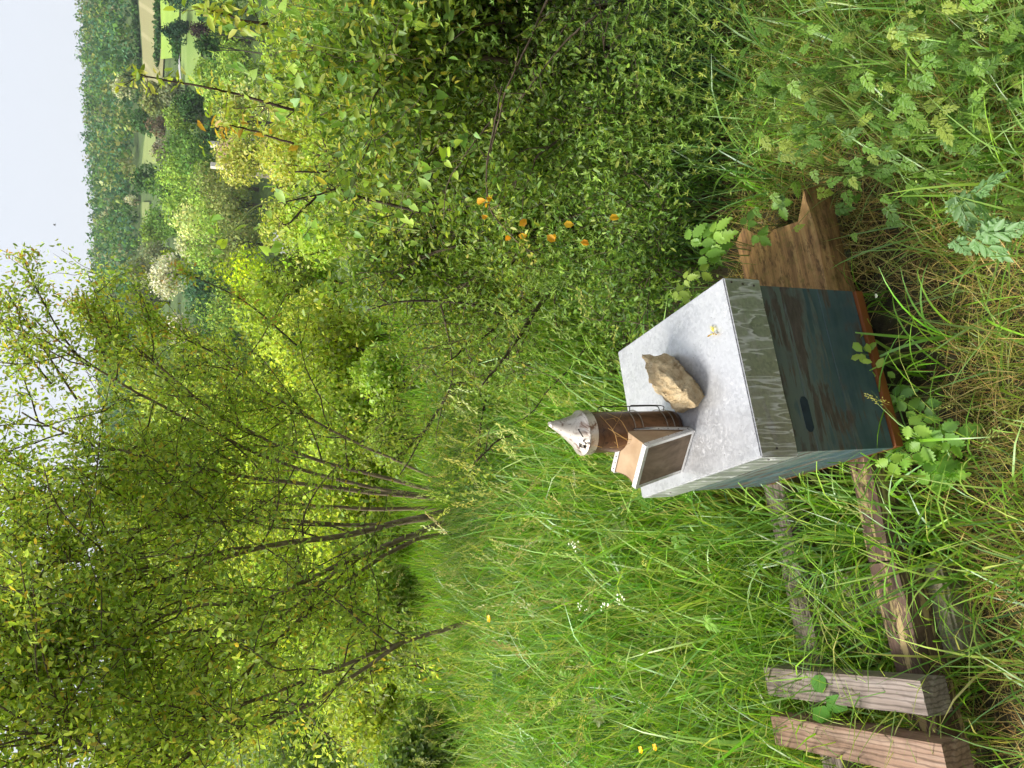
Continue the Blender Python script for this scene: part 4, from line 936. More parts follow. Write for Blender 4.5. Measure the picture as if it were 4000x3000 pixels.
for pts, Ya, Yb, rr in STEMS:
    P = px_path(pts, Ya, Yb, 22); P[:, :] += np.cumsum(r.normal(0, .006, P.shape), 0)
    if pts[0][0] > 1650: P[0, 2] = min(P[0, 2], zt(P[0, 0], P[0, 1]) - .03)
    b = MB(); rr *= .58; tube(b, P, np.linspace(rr, rr * .28, len(P)), 8, (1.9, 1.75, 1.6)); b.build('trunk', M_BARK, tree, smooth=True); paths.append(P); rds.append((rr, rr * .28))
clothe(paths, rds, r, twigs, leaves, nb=(13, 16), bl=(.55, 1.25), nt=(6, 9), tl=(.18, .45), start=.27, up=.22, leaf_n=35, leafL=(.026, .049), ratio=.52, pal=PLUM, twig_r=.0045, tipcol=lin(178, 158, 70), tipf=.05, spread=.05)
# long leading shoots against the sky
for (pts, Ya) in (([(330, 1420), (230, 1290), (120, 1080), (95, 1010)], 6.0), ([(420, 1290), (330, 1230), (270, 1190)], 6.2), ([(300, 1560), (150, 1330), (30, 1150)], 6.0), ([(1160, 1350), (960, 1180), (760, 1080), (710, 1050)], 6.2), ([(860, 1390), (660, 1290), (560, 1210)], 6.4), ([(450, 1500), (380, 1330), (330, 1170)], 6.2), ([(200, 1500), (60, 1330), (-60, 1180)], 6.0)):
    P = px_path(pts, Ya, Ya, 14); tube(twigs, P, np.linspace(.009, .002, 14), 5, (.7, .62, .55), cap=False); add_leaves(leaves, P, 190, (.03, .052), .44, PLUM, r, spread=.045, tipcol=lin(175, 140, 80), tipf=.15)
    for k in range(9):
        q, e = sub(P, r.uniform(.1, .95)); T, _ = jitter_path(q, nrm(e + r.normal(0, .6, 3)), r.uniform(.1, .3), 5, .15, 0, r); tube(twigs, T, np.linspace(.003, .001, 6), 3, (.7, .62, .55), cap=False); add_leaves(leaves, T, 24, (.028, .05), .44, PLUM, r, spread=.03, tipcol=lin(175, 140, 80), tipf=.15)
twigs.build('branches', M_BARK, tree, smooth=True)
leaves.build('crown', M_PLUM, tree)

# mid-distance bushes behind the tree and the meadow
def bush(name, label, x, y, rpx, col, Y, n, aspect=1.0, leafm=.06, tips=None, nl=20, vary=.25, cat='bush', group=None, seed=1):
    c = at(x, y, Y); rm = rpx / FPX * depth(c); zb = float(zt(c[0], c[1])); c[2] = max(c[2], zb + rm * aspect * .55)
    root = empty(name, (c[0], c[1], zb)); tag(root, label, cat, group); b = MB()
    crown(b, [0, 0, c[2] - zb], rm, rm * aspect, n, leafm, col, nl=nl, seed=seed, tips=tips, tmpl=LEAF6 if Y < 7 else LEAF4, ratio=.65, vary=vary, up=.45); b.build('crown', M_LEAF, root)
    t = MB(); rr = np.random.default_rng(seed)
    for k in range(7):
        a = rr.uniform(0, 6.28); e = np.array([math.cos(a) * rm * .75, math.sin(a) * rm * .75, c[2] - zb + rm * aspect * rr.uniform(.0, .7)])
        tube(t, smooth_path([[rr.normal(0, .05), rr.normal(0, .05), -.1], e * [.4, .4, .55], e], 7), np.linspace(.035, .008, 7), 5, (.75, .7, .6), cap=False)
    t.build('stems', M_BARK, root, smooth=True); return root
bush('bush', 'bright yellow green bush standing behind the bare blackthorn twigs', 1290, 1300, 190, lin(150, 168, 60), 10.5, 9000, .9, .06, (lin(205, 205, 110), .25), seed=31)
bush('bush', 'light green bush right below the lime tree', 1180, 1120, 150, lin(140, 165, 62), 14, 6500, .9, .07, None, seed=32)
bush('bush', 'pale green thicket between the vine hedge and the lime tree', 1180, 900, 160, lin(150, 168, 75), 13, 7000, .9, .065, (lin(190, 192, 110), .2), seed=33)
bush('bush', 'yellow green thicket behind the vine hedge', 1180, 620, 180, lin(158, 168, 75), 16, 7000, .85, .08, (lin(196, 192, 110), .25), seed=34)
bush('bush', 'leafy thicket at the frame edge behind the vine hedge', 1200, 250, 210, lin(140, 160, 70), 15, 7000, .85, .08, None, seed=35)
bush('bush', 'soft green bush seen between the plum stems', 1300, 1650, 190, lin(135, 158, 62), 12, 8000, .85, .065, (lin(190, 190, 100), .2), seed=36)
bush('bush', 'yellow green bush behind the thickest plum trunks', 1330, 2050, 210, lin(150, 168, 58), 12, 8500, .85, .065, (lin(196, 196, 80), .25), seed=37)
bush('bush', 'lime tinted bush behind the leaning left plum stem', 1280, 2420, 220, lin(140, 160, 55), 11, 8500, .9, .06, (lin(190, 190, 80), .2), seed=38)
bush('bush', 'green bush behind the far end of the meadow', 1250, 2850, 240, lin(110, 135, 55), 9.5, 9000, 1.0, .055, None, seed=39)
bush('bush', 'tall pale bush high between the plum branches', 1000, 2250, 200, lin(140, 155, 75), 22, 7000, 1.0, .10, None, seed=40)
bush('bush', 'grey green bush high behind the plum crown', 960, 1750, 190, lin(128, 148, 75), 24, 6500, 1.0, .10, None, seed=41)
bush('bush', 'dusky bush high behind the leftmost plum branches', 960, 2750, 210, lin(108, 130, 60), 18, 7000, 1.0, .09, None, seed=42)
bush('bush', 'low shaded bush at the frame edge beside the meadow', 1640, 2960, 190, lin(98, 122, 54), 5.6, 7500, .75, .042, (lin(130, 150, 70), .25), nl=44, seed=43)
bush('bush', 'low scrubby bush at the foot of the leaning plum stem', 1640, 2560, 150, lin(108, 130, 55), 6.6, 6000, .8, .04, (lin(150, 165, 70), .2), seed=44)

MIDL = [(1240, 1420, 230, 9.5, 'bright yellow green bush mass behind the blackthorn twigs'), (1330, 1600, 210, 9, 'bright leafy bush before the plum stem bases'), (1350, 1880, 230, 9.5, 'lush light green bush straight behind the plum stems'), (1380, 2150, 230, 9, 'lush yellow green bush behind the forked plum stem'), (1380, 2450, 230, 8.5, 'light green bush left behind the forked plum stem'), (1420, 2740, 220, 8, 'mid green bush behind the leaning stem foot'), (1130, 1250, 200, 12, 'pale lime bush joining the lime tree'), (1060, 1700, 220, 14, 'pale green tall bush between upright plum stems'), (1080, 2050, 220, 14, 'yellowish tall bush behind the middle plum trunks'), (1060, 2420, 240, 13, 'fresh green tall bush behind the forking branches'), (1100, 2800, 240, 12, 'green tall bush behind the leaning stem top')]
for i, (x, y, rp, Y, lb) in enumerate(MIDL):
    c_ = [lin(164, 178, 72), lin(150, 168, 68), lin(158, 176, 66), lin(172, 184, 70), lin(146, 168, 72)][i % 5] * (.8 if y > 2600 else 1)
    bush('bush', lb, x, y, rp, c_, Y, 6800, .95, .065 * Y / 10, (c_ * 1.3, .25), nl=26, seed=120 + i)
for i, (x, y, rp, lb) in enumerate(((720, 1500, 190, 'tall pale tree rising behind the middle of the plum crown'), (690, 1760, 220, 'tall green tree behind the upright plum stems'), (660, 2080, 240, 'broad tree behind the thickest plum trunk top'), (700, 2380, 240, 'broad yellowish tree behind the left plum branches'), (650, 2680, 250, 'broad green tree deep behind the leaning stem'), (720, 2960, 240, 'green tree cut by the frame edge behind the plum'), (1080, 1480, 150, 'pale bush above the far end of the bright meadow'))):
    c_ = [lin(140, 156, 80), lin(126, 148, 70), lin(138, 156, 70), lin(150, 164, 70), lin(120, 142, 64)][i % 5]
    bush('background_tree', lb, x, y, rp, c_, 20 + 2 * (i % 3), 4200, 1.0, .13, (c_ * 1.3, .25), seed=80 + i, cat='tree')
for i, (x, y, rp, c_, Y, n_, lb) in enumerate(((1300, 880, 190, lin(140, 162, 66), 8.5, 7000, 'leafy thicket just behind the forked cane'), (1330, 640, 200, lin(146, 165, 66), 8, 7000, 'leafy thicket behind the heart leaved vine'), (1320, 330, 220, lin(128, 150, 62), 7.5, 7000, 'leafy thicket deep behind the outer hedge'),
        (1500, 1480, 120, lin(132, 155, 62), 7.6, 3600, 'loose low bush at the hedge side of the plum tree'), (1540, 1740, 110, lin(125, 145, 60), 7.4, 3200, 'loose low bush right behind the plum stem bases'), (1500, 2130, 130, lin(128, 150, 58), 7.4, 3800, 'loose low bush behind the forking plum stem'), (1540, 2330, 120, lin(112, 135, 55), 6.4, 3600, 'small leafy bush between plum tree and leaning stem'))):
    bush('bush', lb, x, y, rp, c_, Y, n_, .9, .045, (c_ * 1.35, .25), seed=60 + i)
# ------------------------------------------------------------------ the hedge on the right
r = np.random.default_rng(17)
HL = [lin(120, 142, 58), lin(98, 125, 50), lin(140, 158, 68), lin(84, 108, 48), lin(112, 138, 70)]
def shrub(label, base, stems_, leaf_n, pal, leafL, ratio, name='hedge_shrub', nb=(8, 11), bl=(.25, .6), nt=(4, 7), tl=(.1, .26), tipcol=None, tipf=.08, twig_r=.0022, spread=.03, start=.2, sr=.013, up=.1):
    root = empty(name, (0, 0, 0)); tag(root, label, 'shrub'); tw = MB(); lv = MB(); PP = []; RR = []
    for pts in stems_:
        P = smooth_path(pts, 14) + np.cumsum(r.normal(0, .006, (14, 3)), 0); b = MB(); s_ = sr * r.uniform(.7, 1.2)
        tube(b, P, np.linspace(s_, s_ * .25, 14), 6, (.75, .68, .6)); b.build('stem', M_BARK, root, smooth=True); PP.append(P); RR.append((s_, s_ * .25))
    clothe(PP, RR, r, tw, lv, nb=nb, bl=bl, nt=nt, tl=tl, start=start, up=up, leaf_n=leaf_n, leafL=leafL, ratio=ratio, pal=pal, twig_r=twig_r, tipcol=tipcol, tipf=tipf, spread=spread)
    tw.build('twigs', M_BARK, root, smooth=True); lv.build('foliage', M_LEAF, root); return root
def fan(bx, by, n_, tx, ty, tz):
    S_ = []
    for k in range(n_):
        b0 = np.array([bx + r.normal(0, .12), by + r.normal(0, .12), 0]); b0[2] = zt(b0[0], b0[1]) - .05
        e = np.array([r.uniform(*tx), r.uniform(*ty), r.uniform(*tz)]); mid_ = lerp(b0, e, .55) + [r.normal(0, .1), r.normal(0, .1), .18 * e[2]]
        S_.append([b0, mid_, e])
    return S_
shrub('blackthorn shrub with thin bare twigs reaching over the meadow behind the lid', None, fan(.75, 3.5, 11, (-.35, 1.0), (3.0, 4.4), (.45, 1.25)), 18, HL, (.014, .030), .5, nb=(7, 10), tipcol=lin(165, 160, 70), tipf=.12, twig_r=.0024)
shrub('dense dark shrub filling the hedge right of the hive', None, fan(1.25, 3.0, 14, (.55, 2.0), (2.55, 3.6), (.75, 1.35)), 30, HL, (.018, .038), .5, nb=(8, 11))
shrub('tall leafy shrub at the outer end of the hedge', None, fan(2.0, 2.9, 13, (.9, 2.7), (2.1, 3.5), (1.0, 1.52)), 34, HL, (.02, .042), .52, nb=(8, 11), tipcol=lin(176, 170, 75), tipf=.1)
shrub('thorny shrub with yellowish young leaves along the top of the hedge', None, fan(1.5, 3.6, 12, (.5, 2.6), (3.0, 4.3), (1.1, 1.6)), 16, [lin(150, 165, 62), lin(135, 158, 65), lin(165, 172, 75)], (.016, .036), .5, nb=(7, 10), bl=(.2, .45), start=.35, tipcol=lin(176, 172, 84), tipf=.10)

shrub('low bramble thicket with dark gaps right behind the lid', None, fan(.75, 2.7, 16, (.12, 1.5), (2.2, 3.1), (.15, .62)), 20, [lin(112, 142, 60), lin(92, 122, 52), lin(132, 156, 70), lin(80, 106, 46)], (.012, .03), .5, nb=(9, 12), bl=(.2, .42), nt=(5, 8), tl=(.08, .2), spread=.03, sr=.006, twig_r=.0016)
shrub('dense shaded shrub at the back of the hedge', None, fan(1.3, 3.9, 14, (.3, 2.4), (3.5, 4.4), (.3, 1.45)), 26, [lin(110, 135, 55), lin(92, 118, 48), lin(125, 148, 60)], (.025, .05), .55, nb=(9, 12), spread=.05)
shrub('leafy young shrub rising between hedge and meadow', None, fan(.35, 4.3, 10, (-.5, 1.2), (3.9, 5.0), (.3, 1.15)), 16, [lin(160, 176, 72), lin(142, 164, 66), lin(172, 182, 84)], (.018, .036), .5, nb=(8, 11), spread=.045)
# whorled cleavers scrambling through everything on the right
cl = MB()
def cleavers(n, x0, x1, y0, y1, z0, z1, pal, s=(.018, .034), face=(-.2, -.8, .7)):
    nst = n // 7; b0 = np.stack([r.uniform(x0, x1, nst), r.uniform(y0, y1, nst), r.uniform(z0, z1, nst)], -1)
    d = nrm(r.normal(0, .45, (nst, 3)) + [0, -.15, .9]); L = r.uniform(.15, .4, nst)
    t = np.linspace(0, 1, 7); pos = (b0[:, None] + d[:, None] * (L[:, None] * t)[..., None] + (t ** 2)[None, :, None] * r.normal(0, .05, (nst, 1, 3))).reshape(-1, 3)
    dd = np.repeat(d, 7, 0); zg = zt(pos[:, 0], pos[:, 1]); kp = pos[:, 2] > zg + .02; pos = pos[kp]; dd = dd[kp]; n_ = len(pos)
    nn = nrm(dd * .7 + np.asarray(face) * .6 + r.normal(0, .3, (n_, 3))); ss = r.uniform(*s, n_)
    c = np.asarray(pal)[r.integers(len(pal), size=n_)] * (1 + .2 * r.normal(size=(n_, 1)))
    scatter(cl, *WHORL, pos, rotmats(r.normal(size=(n_, 3)), nn), ss, np.clip(c, .01, .8))
    sc = np.repeat(np.asarray(pal)[:1] * .8, nst, 0); hdz = np.arctan2(d[:, 1], d[:, 0]); th = np.arccos(np.clip(d[:, 2], -1, 1))
    blades(cl, b0, L, np.full(nst, .0018), hdz, th, np.zeros(nst), sc, 2)
CLP = [lin(118, 150, 66), lin(100, 135, 58), lin(138, 165, 80), lin(125, 150, 60)]
cleavers(1300, .15, 1.7, 2.2, 2.9, .0, .5, CLP, (.012, .026))
cleavers(2600, 1.0, 2.5, 2.0, 2.8, .75, 1.45, CLP, (.014, .03))
cleavers(2600, -.1, 1.1, 2.7, 3.9, .0, .6, [lin(140, 165, 75), lin(120, 150, 60)], (.012, .024))
cleavers(1500, .7, 1.7, 1.75, 2.3, .05, .45, [lin(120, 150, 70), lin(138, 150, 68), lin(105, 135, 60)], (.010, .022))
tag(cl.build('undergrowth', M_LEAF), 'whorled green cleavers scrambling through the hedge foot', 'undergrowth', kind='stuff')
# fallow grass blades in the dark gap under the hedge
hg = MB()
patch(hg, 1000, .25, 1.9, 2.0, 2.9, (.25, .55), (.004, .009), .3, (.4, 1.6), [lin(84, 120, 62), lin(100, 135, 70), lin(70, 105, 50)], 5, .6, .06, lambda x, y: ~stand_zone(x, y))
tag(hg.build('grass', M_GRASS), 'long dark grass blades in the shade under the hedge', 'grass', kind='stuff')

# climbing vine with heart shaped leaves over the hedge top
vine = empty('climbing_vine', (0, 0, 0)); tag(vine, 'climbing bindweed with heart shaped pale green leaves over the hedge', 'vine')
vs_ = MB(); vl = MB()
VP = [lin(128, 165, 62), lin(112, 155, 60), lin(148, 178, 88), lin(160, 185, 70), lin(120, 158, 90)]
VINES = [([(1500, 560), (1330, 640), (1190, 760), (1010, 800), (930, 880), (870, 930), (850, 960)], 2.6), ([(1640, 900), (1500, 880), (1290, 830), (1180, 930), (1120, 1010)], 2.7), ([(1700, 430), (1500, 420), (1290, 400), (1100, 330), (1000, 300)], 2.5),
         ([(1650, 250), (1450, 210), (1250, 180), (1050, 120), (850, 60)], 2.4), ([(1800, 700), (1640, 740), (1480, 760), (1330, 720)], 2.5), ([(1560, 330), (1380, 260), (1200, 300), (1040, 420)], 2.5), ([(1900, 560), (1750, 640), (1620, 700), (1560, 800)], 2.4), ([(1700, 100), (1500, 60), (1250, 40), (1050, 0)], 2.3)]
for pts, Y in VINES:
    P = px_path(pts, Y, Y + .1, 26); tube(vs_, P, np.linspace(.003, .0013, 26), 5, (1, 1, 1), cap=False)
    n_ = 24; k = r.integers(26, size=n_); off_ = r.normal(0, .045, (n_, 3)); s = r.uniform(.026, .05, n_)
    c = np.asarray(VP)[r.integers(len(VP), size=n_)] * (1 + .14 * r.normal(size=(n_, 1)))
    scatter(vl, *HEART, P[k] + off_, rotmats(r.normal(0, .6, (n_, 3)) + [0, -.1, -.55], nrm(r.normal(0, .45, (n_, 3)) + [-.15, -.65, .75])), np.stack([s, s * .85, s], -1), np.clip(c, .01, .8))
    for i in range(n_): tube(vs_, [P[k[i]], P[k[i]] + off_[i] * .6, P[k[i]] + off_[i]], .0009, 3, (1, 1, 1), cap=False)
M_VSTEM = plain_mat('green_stem', (.16, .22, .05), (.24, .3, .08), 30, .6)
vs_.build('stems', M_VSTEM, vine, smooth=True); vl.build('foliage', M_LEAF, vine)

# single shoots and bare canes that stand out
def shoot(name, label, pts, Y0, Y1, r0, r1, nleaf, leafL, pal, ratio=.5, tw=0, wood=(.55, .42, .36), cat='shoot', spread=.014, tmpl=LEAF6):
    root = empty(name, (0, 0, 0)); tag(root, label, cat); P = px_path(pts, Y0, Y1, 26) + np.cumsum(r.normal(0, .0012, (26, 3)), 0)
    b = MB(); tube(b, P, np.linspace(r0, r1, 26), 6, wood)
    l_ = MB()
    for k in range(tw):
        q, e = sub(P, r.uniform(.1, .95)); T, _ = jitter_path(q, nrm(e * .5 + r.normal(0, .8, 3)), r.uniform(.03, .11), 4, .15, 0, r); tube(b, T, np.linspace(r1 * .9, r1 * .4, 5), 4, wood, cap=False)
        if nleaf: add_leaves(l_, T, 5, leafL, ratio, pal, r, spread=.008, up=.7, tmpl=tmpl)
    b.build('stem', M_BARK, root, smooth=True)
    if nleaf: add_leaves(l_, P, nleaf, leafL, ratio, pal, r, spread=spread, up=.7, tmpl=tmpl); l_.build('foliage', M_LEAF, root)
    return root
YL = [lin(158, 172, 72), lin(140, 162, 66), lin(172, 176, 96)]
shoot('young_shoot', 'upright dark reddish shoot with yellow green leaves against the tilled field', [(1150, 430), (1000, 384), (859, 353), (678, 316), (560, 285), (538, 278)], 2.3, 2.3, .0042, .0012, 40, (.018, .034), YL, .48, 14)
shoot('young_shoot', 'leafy yellow shoot at the frame edge under the firs', [(1050, 90), (950, 70), (860, 40), (800, 20)], 2.2, 2.2, .004, .0014, 46, (.022, .045), YL, .5, 8)
shoot('young_shoot', 'shoot ending in bronze pleated leaves below the house', [(1150, 560), (1010, 520), (930, 505), (880, 500)], 2.4, 2.4, .0035, .0014, 12, (.025, .045), [lin(170, 140, 60), lin(150, 165, 70)], .5, 3)
shoot('bare_cane', 'forked dark thorny cane standing above the vines', [(1640, 830), (1450, 780), (1330, 745), (1230, 770), (1100, 790)], 2.6, 2.6, .0055, .002, 10, (.015, .03), YL, .5, 16, (.5, .42, .4), 'cane')
shoot('bare_cane', 'second thorny cane forking off towards the meadow', [(1235, 765), (1180, 820), (1120, 870), (1085, 860)], 2.6, 2.6, .004, .002, 4, (.015, .03), YL, .5, 8, (.5, .42, .4), 'cane')
shoot('bare_cane', 'long grey cane arching down from the frame edge into the hedge', [(2160, -40), (2080, 150), (1980, 350), (1950, 480), (1905, 651)], 2.25, 2.35, .0048, .002, 10, (.015, .03), HL, .5, 10, (1.1, 1.0, .9), 'cane')
shoot('bare_cane', 'pale grey cane crossing the dark hollow of the hedge', [(2330, 60), (2209, 152), (2090, 300), (2020, 385)], 2.2, 2.3, .0042, .002, 4, (.015, .03), HL, .5, 8, (1.2, 1.1, 1.0), 'cane')
shoot('bare_cane', 'thin straight grey cane pointing up to the heart shaped leaves', [(1977, 420), (1883, 506), (1800, 620), (1739, 716), (1717, 853)], 2.35, 2.45, .003, .0014, 5, (.015, .03), HL, .5, 4, (1.2, 1.1, 1.0), 'cane')
shoot('bare_cane', 'curved brown blackthorn branch hanging over the meadow', [(1980, 1240), (1840, 1190), (1700, 1175), (1560, 1180), (1440, 1210)], 3.3, 3.4, .008, .003, 30, (.012, .024), HL, .5, 22, (.45, .38, .34), 'branch')
shoot('bare_cane', 'dark twig pointing from the hedge to the tip of the smoker', [(2320, 1310), (2220, 1440), (2140, 1520), (2090, 1590), (2030, 1640)], 3.0, 3.1, .0045, .002, 8, (.012, .024), HL, .5, 8, (.5, .42, .38), 'branch')
shoot('bare_cane', 'slanting brown twig left of the smoker tip in the meadow', [(1860, 1800), (1930, 1730), (2000, 1690)], 3.3, 3.3, .006, .003, 4, (.012, .024), HL, .5, 4, (.7, .58, .45), 'branch')
shoot('bare_cane', 'forked twig with tiny leaves above the smoker', [(1720, 1190), (1750, 1330), (1760, 1480), (1720, 1600), (1700, 1720)], 3.4, 3.5, .005, .0016, 26, (.012, .022), HL, .5, 18, (.6, .52, .42), 'branch')

# twig with wilted orange leaves
ot = shoot('wilting_twig', 'drooping twig with curled orange yellow leaves in front of the dark hedge', [(1963, 340), (1930, 520), (1905, 651), (1912, 803), (1963, 882), (2035, 962), (2110, 1010)], 2.16, 2.13, .0032, .0012, 18, (.014, .026), [lin(150, 165, 80), lin(175, 180, 95)], .5, 6, (.95, .85, .75), 'twig')
CURL = (np.array([[0, 0, 0], [.3, -.36, .22], [.7, -.3, .18], [1, 0, -.2], [.7, .3, .18], [.3, .36, .22], [.5, 0, -.06]]), [], [[0, 1, 6], [1, 2, 6], [2, 3, 6], [3, 4, 6], [4, 5, 6], [5, 0, 6]])
for (x, y) in ((1862, 792), (1894, 795), (1883, 839), (2028, 882), (2024, 918), (1974, 940), (2202, 875), (2136, 918), (2155, 922), (2379, 853), (2267, 947), (1900, 770)):
    b = MB(); P = at(x, y, 2.12); s = r.uniform(.022, .033)
    scatter(b, *CURL, [[0, 0, 0]], rotmats([[r.normal(0, .4), r.normal(0, .3), -1 + .6 * r.random()]], [[r.normal(0, .4), -1, .4]]), [[s, s * .95, s]], lin(232, 176, 50) * r.uniform(.75, 1.0) * [1, r.uniform(.8, 1.1), 1])
    o = b.build('wilted_leaf', M_LEAF, ot); o.location = P
# ------------------------------------------------------------------ single plants round the hive
def plant(name, label, x, y, z, n, L, tmpl, pal, ratio=1.0, hgt=.12, sprd=.08, cat='plant', face=(0, -.55, .8), stemcol=(1, 1, 1)):
    """a few stalks from one root; every large leaf is a part"""
    c = onz(x, y, z); g_ = np.array([c[0], c[1] + .02, float(zt(c[0], c[1]))]); root = empty(name, g_); tag(root, label, cat); b = MB(); lf = []
    for k in range(n):
        e = (c - g_) + np.array([r.normal(0, sprd), r.normal(0, sprd * .8), r.normal(0, sprd * .7)]); e[2] = max(e[2], .02)
        tube(b, smooth_path([[r.normal(0, .006), r.normal(0, .006), -.02], lerp([0, 0, 0], e, .5) + [0, 0, .03], e], 7), np.linspace(.0018, .0009, 7), 4, stemcol, cap=False)
        s = r.uniform(*L); d = nrm([e[0] * 2 + r.normal(0, .5), -abs(r.normal(0, .5)), -.25]); l_ = MB()
        scatter(l_, *tmpl, [[0, 0, 0]], rotmats([d], [nrm(np.array(face) + r.normal(0, .3, 3))]), [[s, s * ratio, s]], np.asarray(pal)[r.integers(len(pal))] * r.uniform(.85, 1.15))
        o = l_.build('leaf', M_LEAF, root); o.location = e
    b.build('stalks', M_VSTEM, root, smooth=True); return root
BR = [lin(122, 162, 66), lin(105, 148, 60), lin(140, 175, 75), lin(98, 138, 62)]
plant('bramble', 'bright toothed bramble in front of the hive corner', 3640, 1690, .10, 9, (.045, .07), TRIFOIL, BR, .8, sprd=.05)
plant('bramble', 'bramble with large toothed leaves nearest the camera before the hive', 3640, 1840, .06, 7, (.055, .075), TRIFOIL, [lin(130, 175, 70), lin(112, 155, 65)], .8, sprd=.045)
plant('bramble', 'dark small leaved bramble at the foot of the straw', 3540, 1600, .08, 6, (.04, .055), TRIFOIL, [lin(95, 135, 62), lin(110, 148, 66)], .8, sprd=.05)
plant('bramble', 'bramble shoot with pale leaves above the rotten timber', 2770, 970, .28, 7, (.06, .085), TRIFOIL, [lin(135, 170, 75), lin(120, 160, 70)], .8, sprd=.045)
plant('bramble', 'tiny bramble sprig touching the right rear edge of the lid', 2690, 1095, .36, 4, (.04, .055), TRIFOIL, [lin(150, 175, 80)], .8, sprd=.03)
plant('bramble', 'toothed leaf sprig lying across the rotten timber top', 2960, 865, .16, 4, (.045, .06), TRIFOIL, [lin(115, 155, 68)], .8, sprd=.035)
plant('leafy_sprout', 'rounded yellow green leaved sprout against the blue hive front', 3330, 1400, .17, 22, (.022, .034), LEAF6, [lin(140, 172, 66), lin(118, 155, 66), lin(160, 185, 80)], .75, sprd=.035)
plant('leafy_sprout', 'lower rounded leaves hanging below the orange hive floor', 3440, 1560, .10, 10, (.022, .036), LEAF6, [lin(128, 165, 70), lin(110, 150, 64)], .75, sprd=.035)
plant('round_leaf_weed', 'single broad round leaf between the two timber offcuts', 3210, 2765, .20, 3, (.055, .065), LEAF6, [lin(95, 150, 60), lin(85, 135, 55)], 1.0, sprd=.02)
plant('thistle', 'bluish deeply cut thistle leaves right of the straw', 3740, 900, .14, 8, (.08, .13), FROND, [lin(125, 160, 118), lin(118, 152, 105)], .7, sprd=.05)
WEEDS = [(3090, 640, .22, 'feathery chervil beside the tip of the rotten timber'), (3220, 420, .20, 'feathery chervil with large fronds under the hedge'), (3420, 260, .18, 'soft chervil at the middle of the weed patch'), (3600, 420, .14, 'broad chervil leaning out over the straw'), (3780, 300, .12, 'toothed feathery weed close to the camera'), (3340, 620, .14, 'low chervil in the mossy spot beyond the timber'),
         (3880, 150, .12, 'feathery weed in the corner nearest the camera'), (3120, 180, .30, 'tall chervil below the yellowing cleavers'), (3560, 80, .2, 'chervil crown at the frame edge of the weed patch'), (3500, 640, .10, 'small feathery rosette between timber and thistle'), (3780, 560, .10, 'pale feathery rosette before the thistle'), (2980, 380, .32, 'chervil standing in the dark hollow of the hedge')]
for i, (x, y, z, lb) in enumerate(WEEDS): plant('chervil', lb, x, y, z, 26, (.03, .065), FROND, [lin(104, 140, 58), lin(90, 124, 52), lin(120, 152, 66), lin(140, 156, 72)], .85, sprd=.085, face=(r.normal(0, .3), -.4, .85))

tg = MB(); n_ = 15000
xx = R.uniform(.33, 1.5, n_); yy = R.uniform(1.0, 2.3, n_); kp = ~in_hive(xx, yy, .05) & ~stand_zone(xx, yy) & (R.random(n_) < np.clip((xx - .3) * 2.2, .12, 1)); xx, yy = xx[kp], yy[kp]; n_ = len(xx)
zz = zt(xx, yy) + np.abs(R.normal(0, .07, n_)) + .005; s = R.uniform(.006, .018, n_)
scatter(tg, *LEAF4, np.stack([xx, yy, zz], -1), rotmats(R.normal(size=(n_, 3)), nrm(R.normal(0, .5, (n_, 3)) + [0, -.3, .8])), np.stack([s, s * .5, s], -1), gcols(n_, [lin(120, 152, 66), lin(100, 134, 58), lin(138, 160, 80), lin(150, 156, 88), lin(86, 118, 52)]))
tag(tg.build('undergrowth', M_LEAF), 'fine tangle of small weed leaves below the hedge', 'undergrowth', kind='stuff')
# broad grass tufts whose blades cross the hive and the rails
TUFTS = [(3560, 1440, 'tuft of broad pale blades standing before the hive floor board', 10, .34, .008), (3600, 1730, 'tuft of tall blades crossing the hive front near the corner', 12, .42, .009), (3420, 1180, 'tuft of long blades between rotten timber and hive front', 9, .30, .007), (3640, 2100, 'tuft of broad glossy blades below the worm eaten rail end', 12, .36, .009), (3480, 1870, 'tuft of bright blades rising across the blue hive corner', 12, .40, .009), (3620, 1520, 'thin tuft of blades in front of the hive middle', 8, .30, .006), (3430, 2080, 'lush tuft hiding the worm eaten rail end', 14, .38, .009), (3220, 2060, 'thick grass tuft against the left side wall', 16, .44, .009), (3560, 2420, 'tuft of arching blades before the concrete block', 10, .34, .008), (3060, 2500, 'thick tuft covering the rear rail', 18, .42, .008), (2960, 2330, 'thick tuft on the meadow side of the rear rail', 18, .46, .008), (3560, 1960, 'tuft of broad looping grass at the left foot of the hive', 12, .34, .010), (3330, 1960, 'tuft of glossy grass leaning on the blue side wall', 12, .36, .009), (3720, 1330, 'tuft of long pale blades sweeping before the orange floor board', 9, .34, .008), (3680, 2230, 'tuft of broad blades hanging over the cracked rail', 9, .32, .009), (3160, 2420, 'grass tuft growing behind the concrete block', 14, .42, .008), (3560, 2560, 'grass tuft rising in front of the grey timber offcut', 8, .32, .008), (3180, 2700, 'grass tuft between the two timber offcuts', 8, .34, .006), (3800, 2700, 'grass tuft at the near end of the pinkish offcut', 9, .26, .007), (3000, 2100, 'thick grass tuft beside the rear of the hive', 16, .46, .009), (2980, 760, 'dark grass tuft behind the rotten timber', 12, .36, .009)]
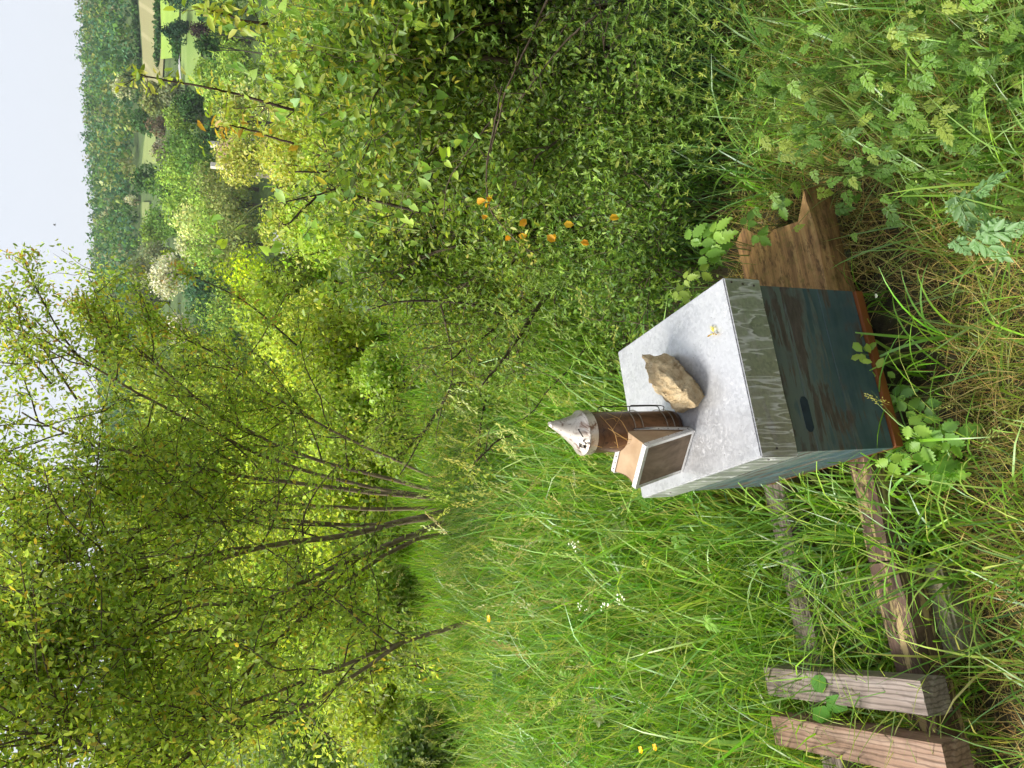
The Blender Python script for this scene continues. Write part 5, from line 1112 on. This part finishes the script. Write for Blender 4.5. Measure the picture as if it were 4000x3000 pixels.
for (x, y, lb, n_, L, wd) in TUFTS:
    P = onz(x, y, -.03); z = float(zt(P[0], P[1])); root = empty('grass_tuft', (P[0], P[1], z)); tag(root, lb, 'grass tuft')
    for k in range(n_):
        b = MB(); blades(b, [[r.normal(0, .02), r.normal(0, .02), -.01]], np.array([L * r.uniform(.7, 1.15)]), np.array([wd * r.uniform(.7, 1.2)]), np.array([r.uniform(0, 6.28)]), np.array([abs(r.normal(.15, .15))]), np.array([r.uniform(.7, 2.4)]), gcols(1, [lin(120, 165, 55), lin(135, 172, 75), lin(110, 155, 72)]), 9, twist=np.array([r.normal(0, .8)]))
        b.build('blade', M_GRASS, root, smooth=True)

# flowers
M_PETAL = leaf_mat('petal', .3, .03, .4, (1, 1, .8))
def flower(name, label, x, y, z, s, col, n_=5, group=None):
    P = onz(x, y, z); root = empty(name, P); tag(root, label, 'flower', group); b = MB(); a = np.linspace(0, 6.28, n_, endpoint=False)
    scatter(b, *LEAF6, np.zeros((n_, 3)), rotmats(np.stack([np.cos(a), np.sin(a) - .2, 0 * a + .35], -1), np.tile([0, -.5, .8], (n_, 1))), np.tile([[s, s * .9, s]], (n_, 1)), col); b.build('petals', M_PETAL, root)
    g_ = float(zt(P[0], P[1])) - P[2]; b = MB(); tube(b, smooth_path([[0, .03, g_], [.01, .02, g_ * .4], [0, 0, -.002]], 7), .0015, 4); b.build('stalk', M_VSTEM, root, smooth=True)
flower('buttercup', 'yellow buttercup far off at the foot of the leaning plum stem', 1912, 2416, .45, .022, lin(250, 190, 10))
flower('buttercup', 'yellow buttercup near the frame edge in the meadow grass', 2505, 2928, .42, .014, lin(250, 195, 20))
flower('buttercup', 'orange yellow buttercup just behind the other near the frame edge', 2560, 2918, .42, .013, lin(245, 180, 15))
for i, (x, y, lb) in enumerate(((2247, 2133, 'small white flower cluster in the meadow nearest the hive lid'), (2275, 2365, 'small white flower cluster farthest from the hive'), (2362, 2368, 'white flower cluster in the middle of the meadow'), (2420, 2330, 'white flower cluster on the hive side of the middle one'), (3425, 1145, 'tiny white flower under the orange floor board edge'), (3853, 78, 'white petal lying in the weeds at the frame corner'))):
    P = onz(x, y, .35 if x < 3000 else .05); root = empty('white_flower', P); tag(root, lb, 'flower'); b = MB()
    for k in range(9 if i < 4 else 2):
        a = r.uniform(0, 6.28); scatter(b, *LEAF6, [r.normal(0, .012 if i < 4 else .003, 3)], rotmats([[math.cos(a), math.sin(a), .2]], [[0, -.5, .8]]), [[.011, .008, .01]], lin(236, 238, 228))
    b.build('petals', M_PETAL, root); g_ = float(zt(P[0], P[1])) - P[2]; b = MB(); tube(b, smooth_path([[0, .02, g_], [.01, .01, g_ * .4], [0, 0, -.002]], 6), .0012, 4); b.build('stalk', M_VSTEM, root, smooth=True)

# ------------------------------------------------------------------ the air of the valley
bm = bmesh.new(); box(bm, (-960, -75, -16), (960, 1010, 120))
mt, n, out = mat_new('valley_haze'); pv = N(n, 'ShaderNodeVolumePrincipled'); pv.inputs['Color'].default_value = (.86, .92, 1, 1); pv.inputs['Density'].default_value = .00024; pv.inputs['Anisotropy'].default_value = .2
n.links.new(pv.outputs[0], out.inputs['Volume']); hz = bm_obj('haze', bm, mt); hz['kind'] = 'stuff'; hz['label'] = 'thin pale haze filling the valley air'; hz['category'] = 'haze'
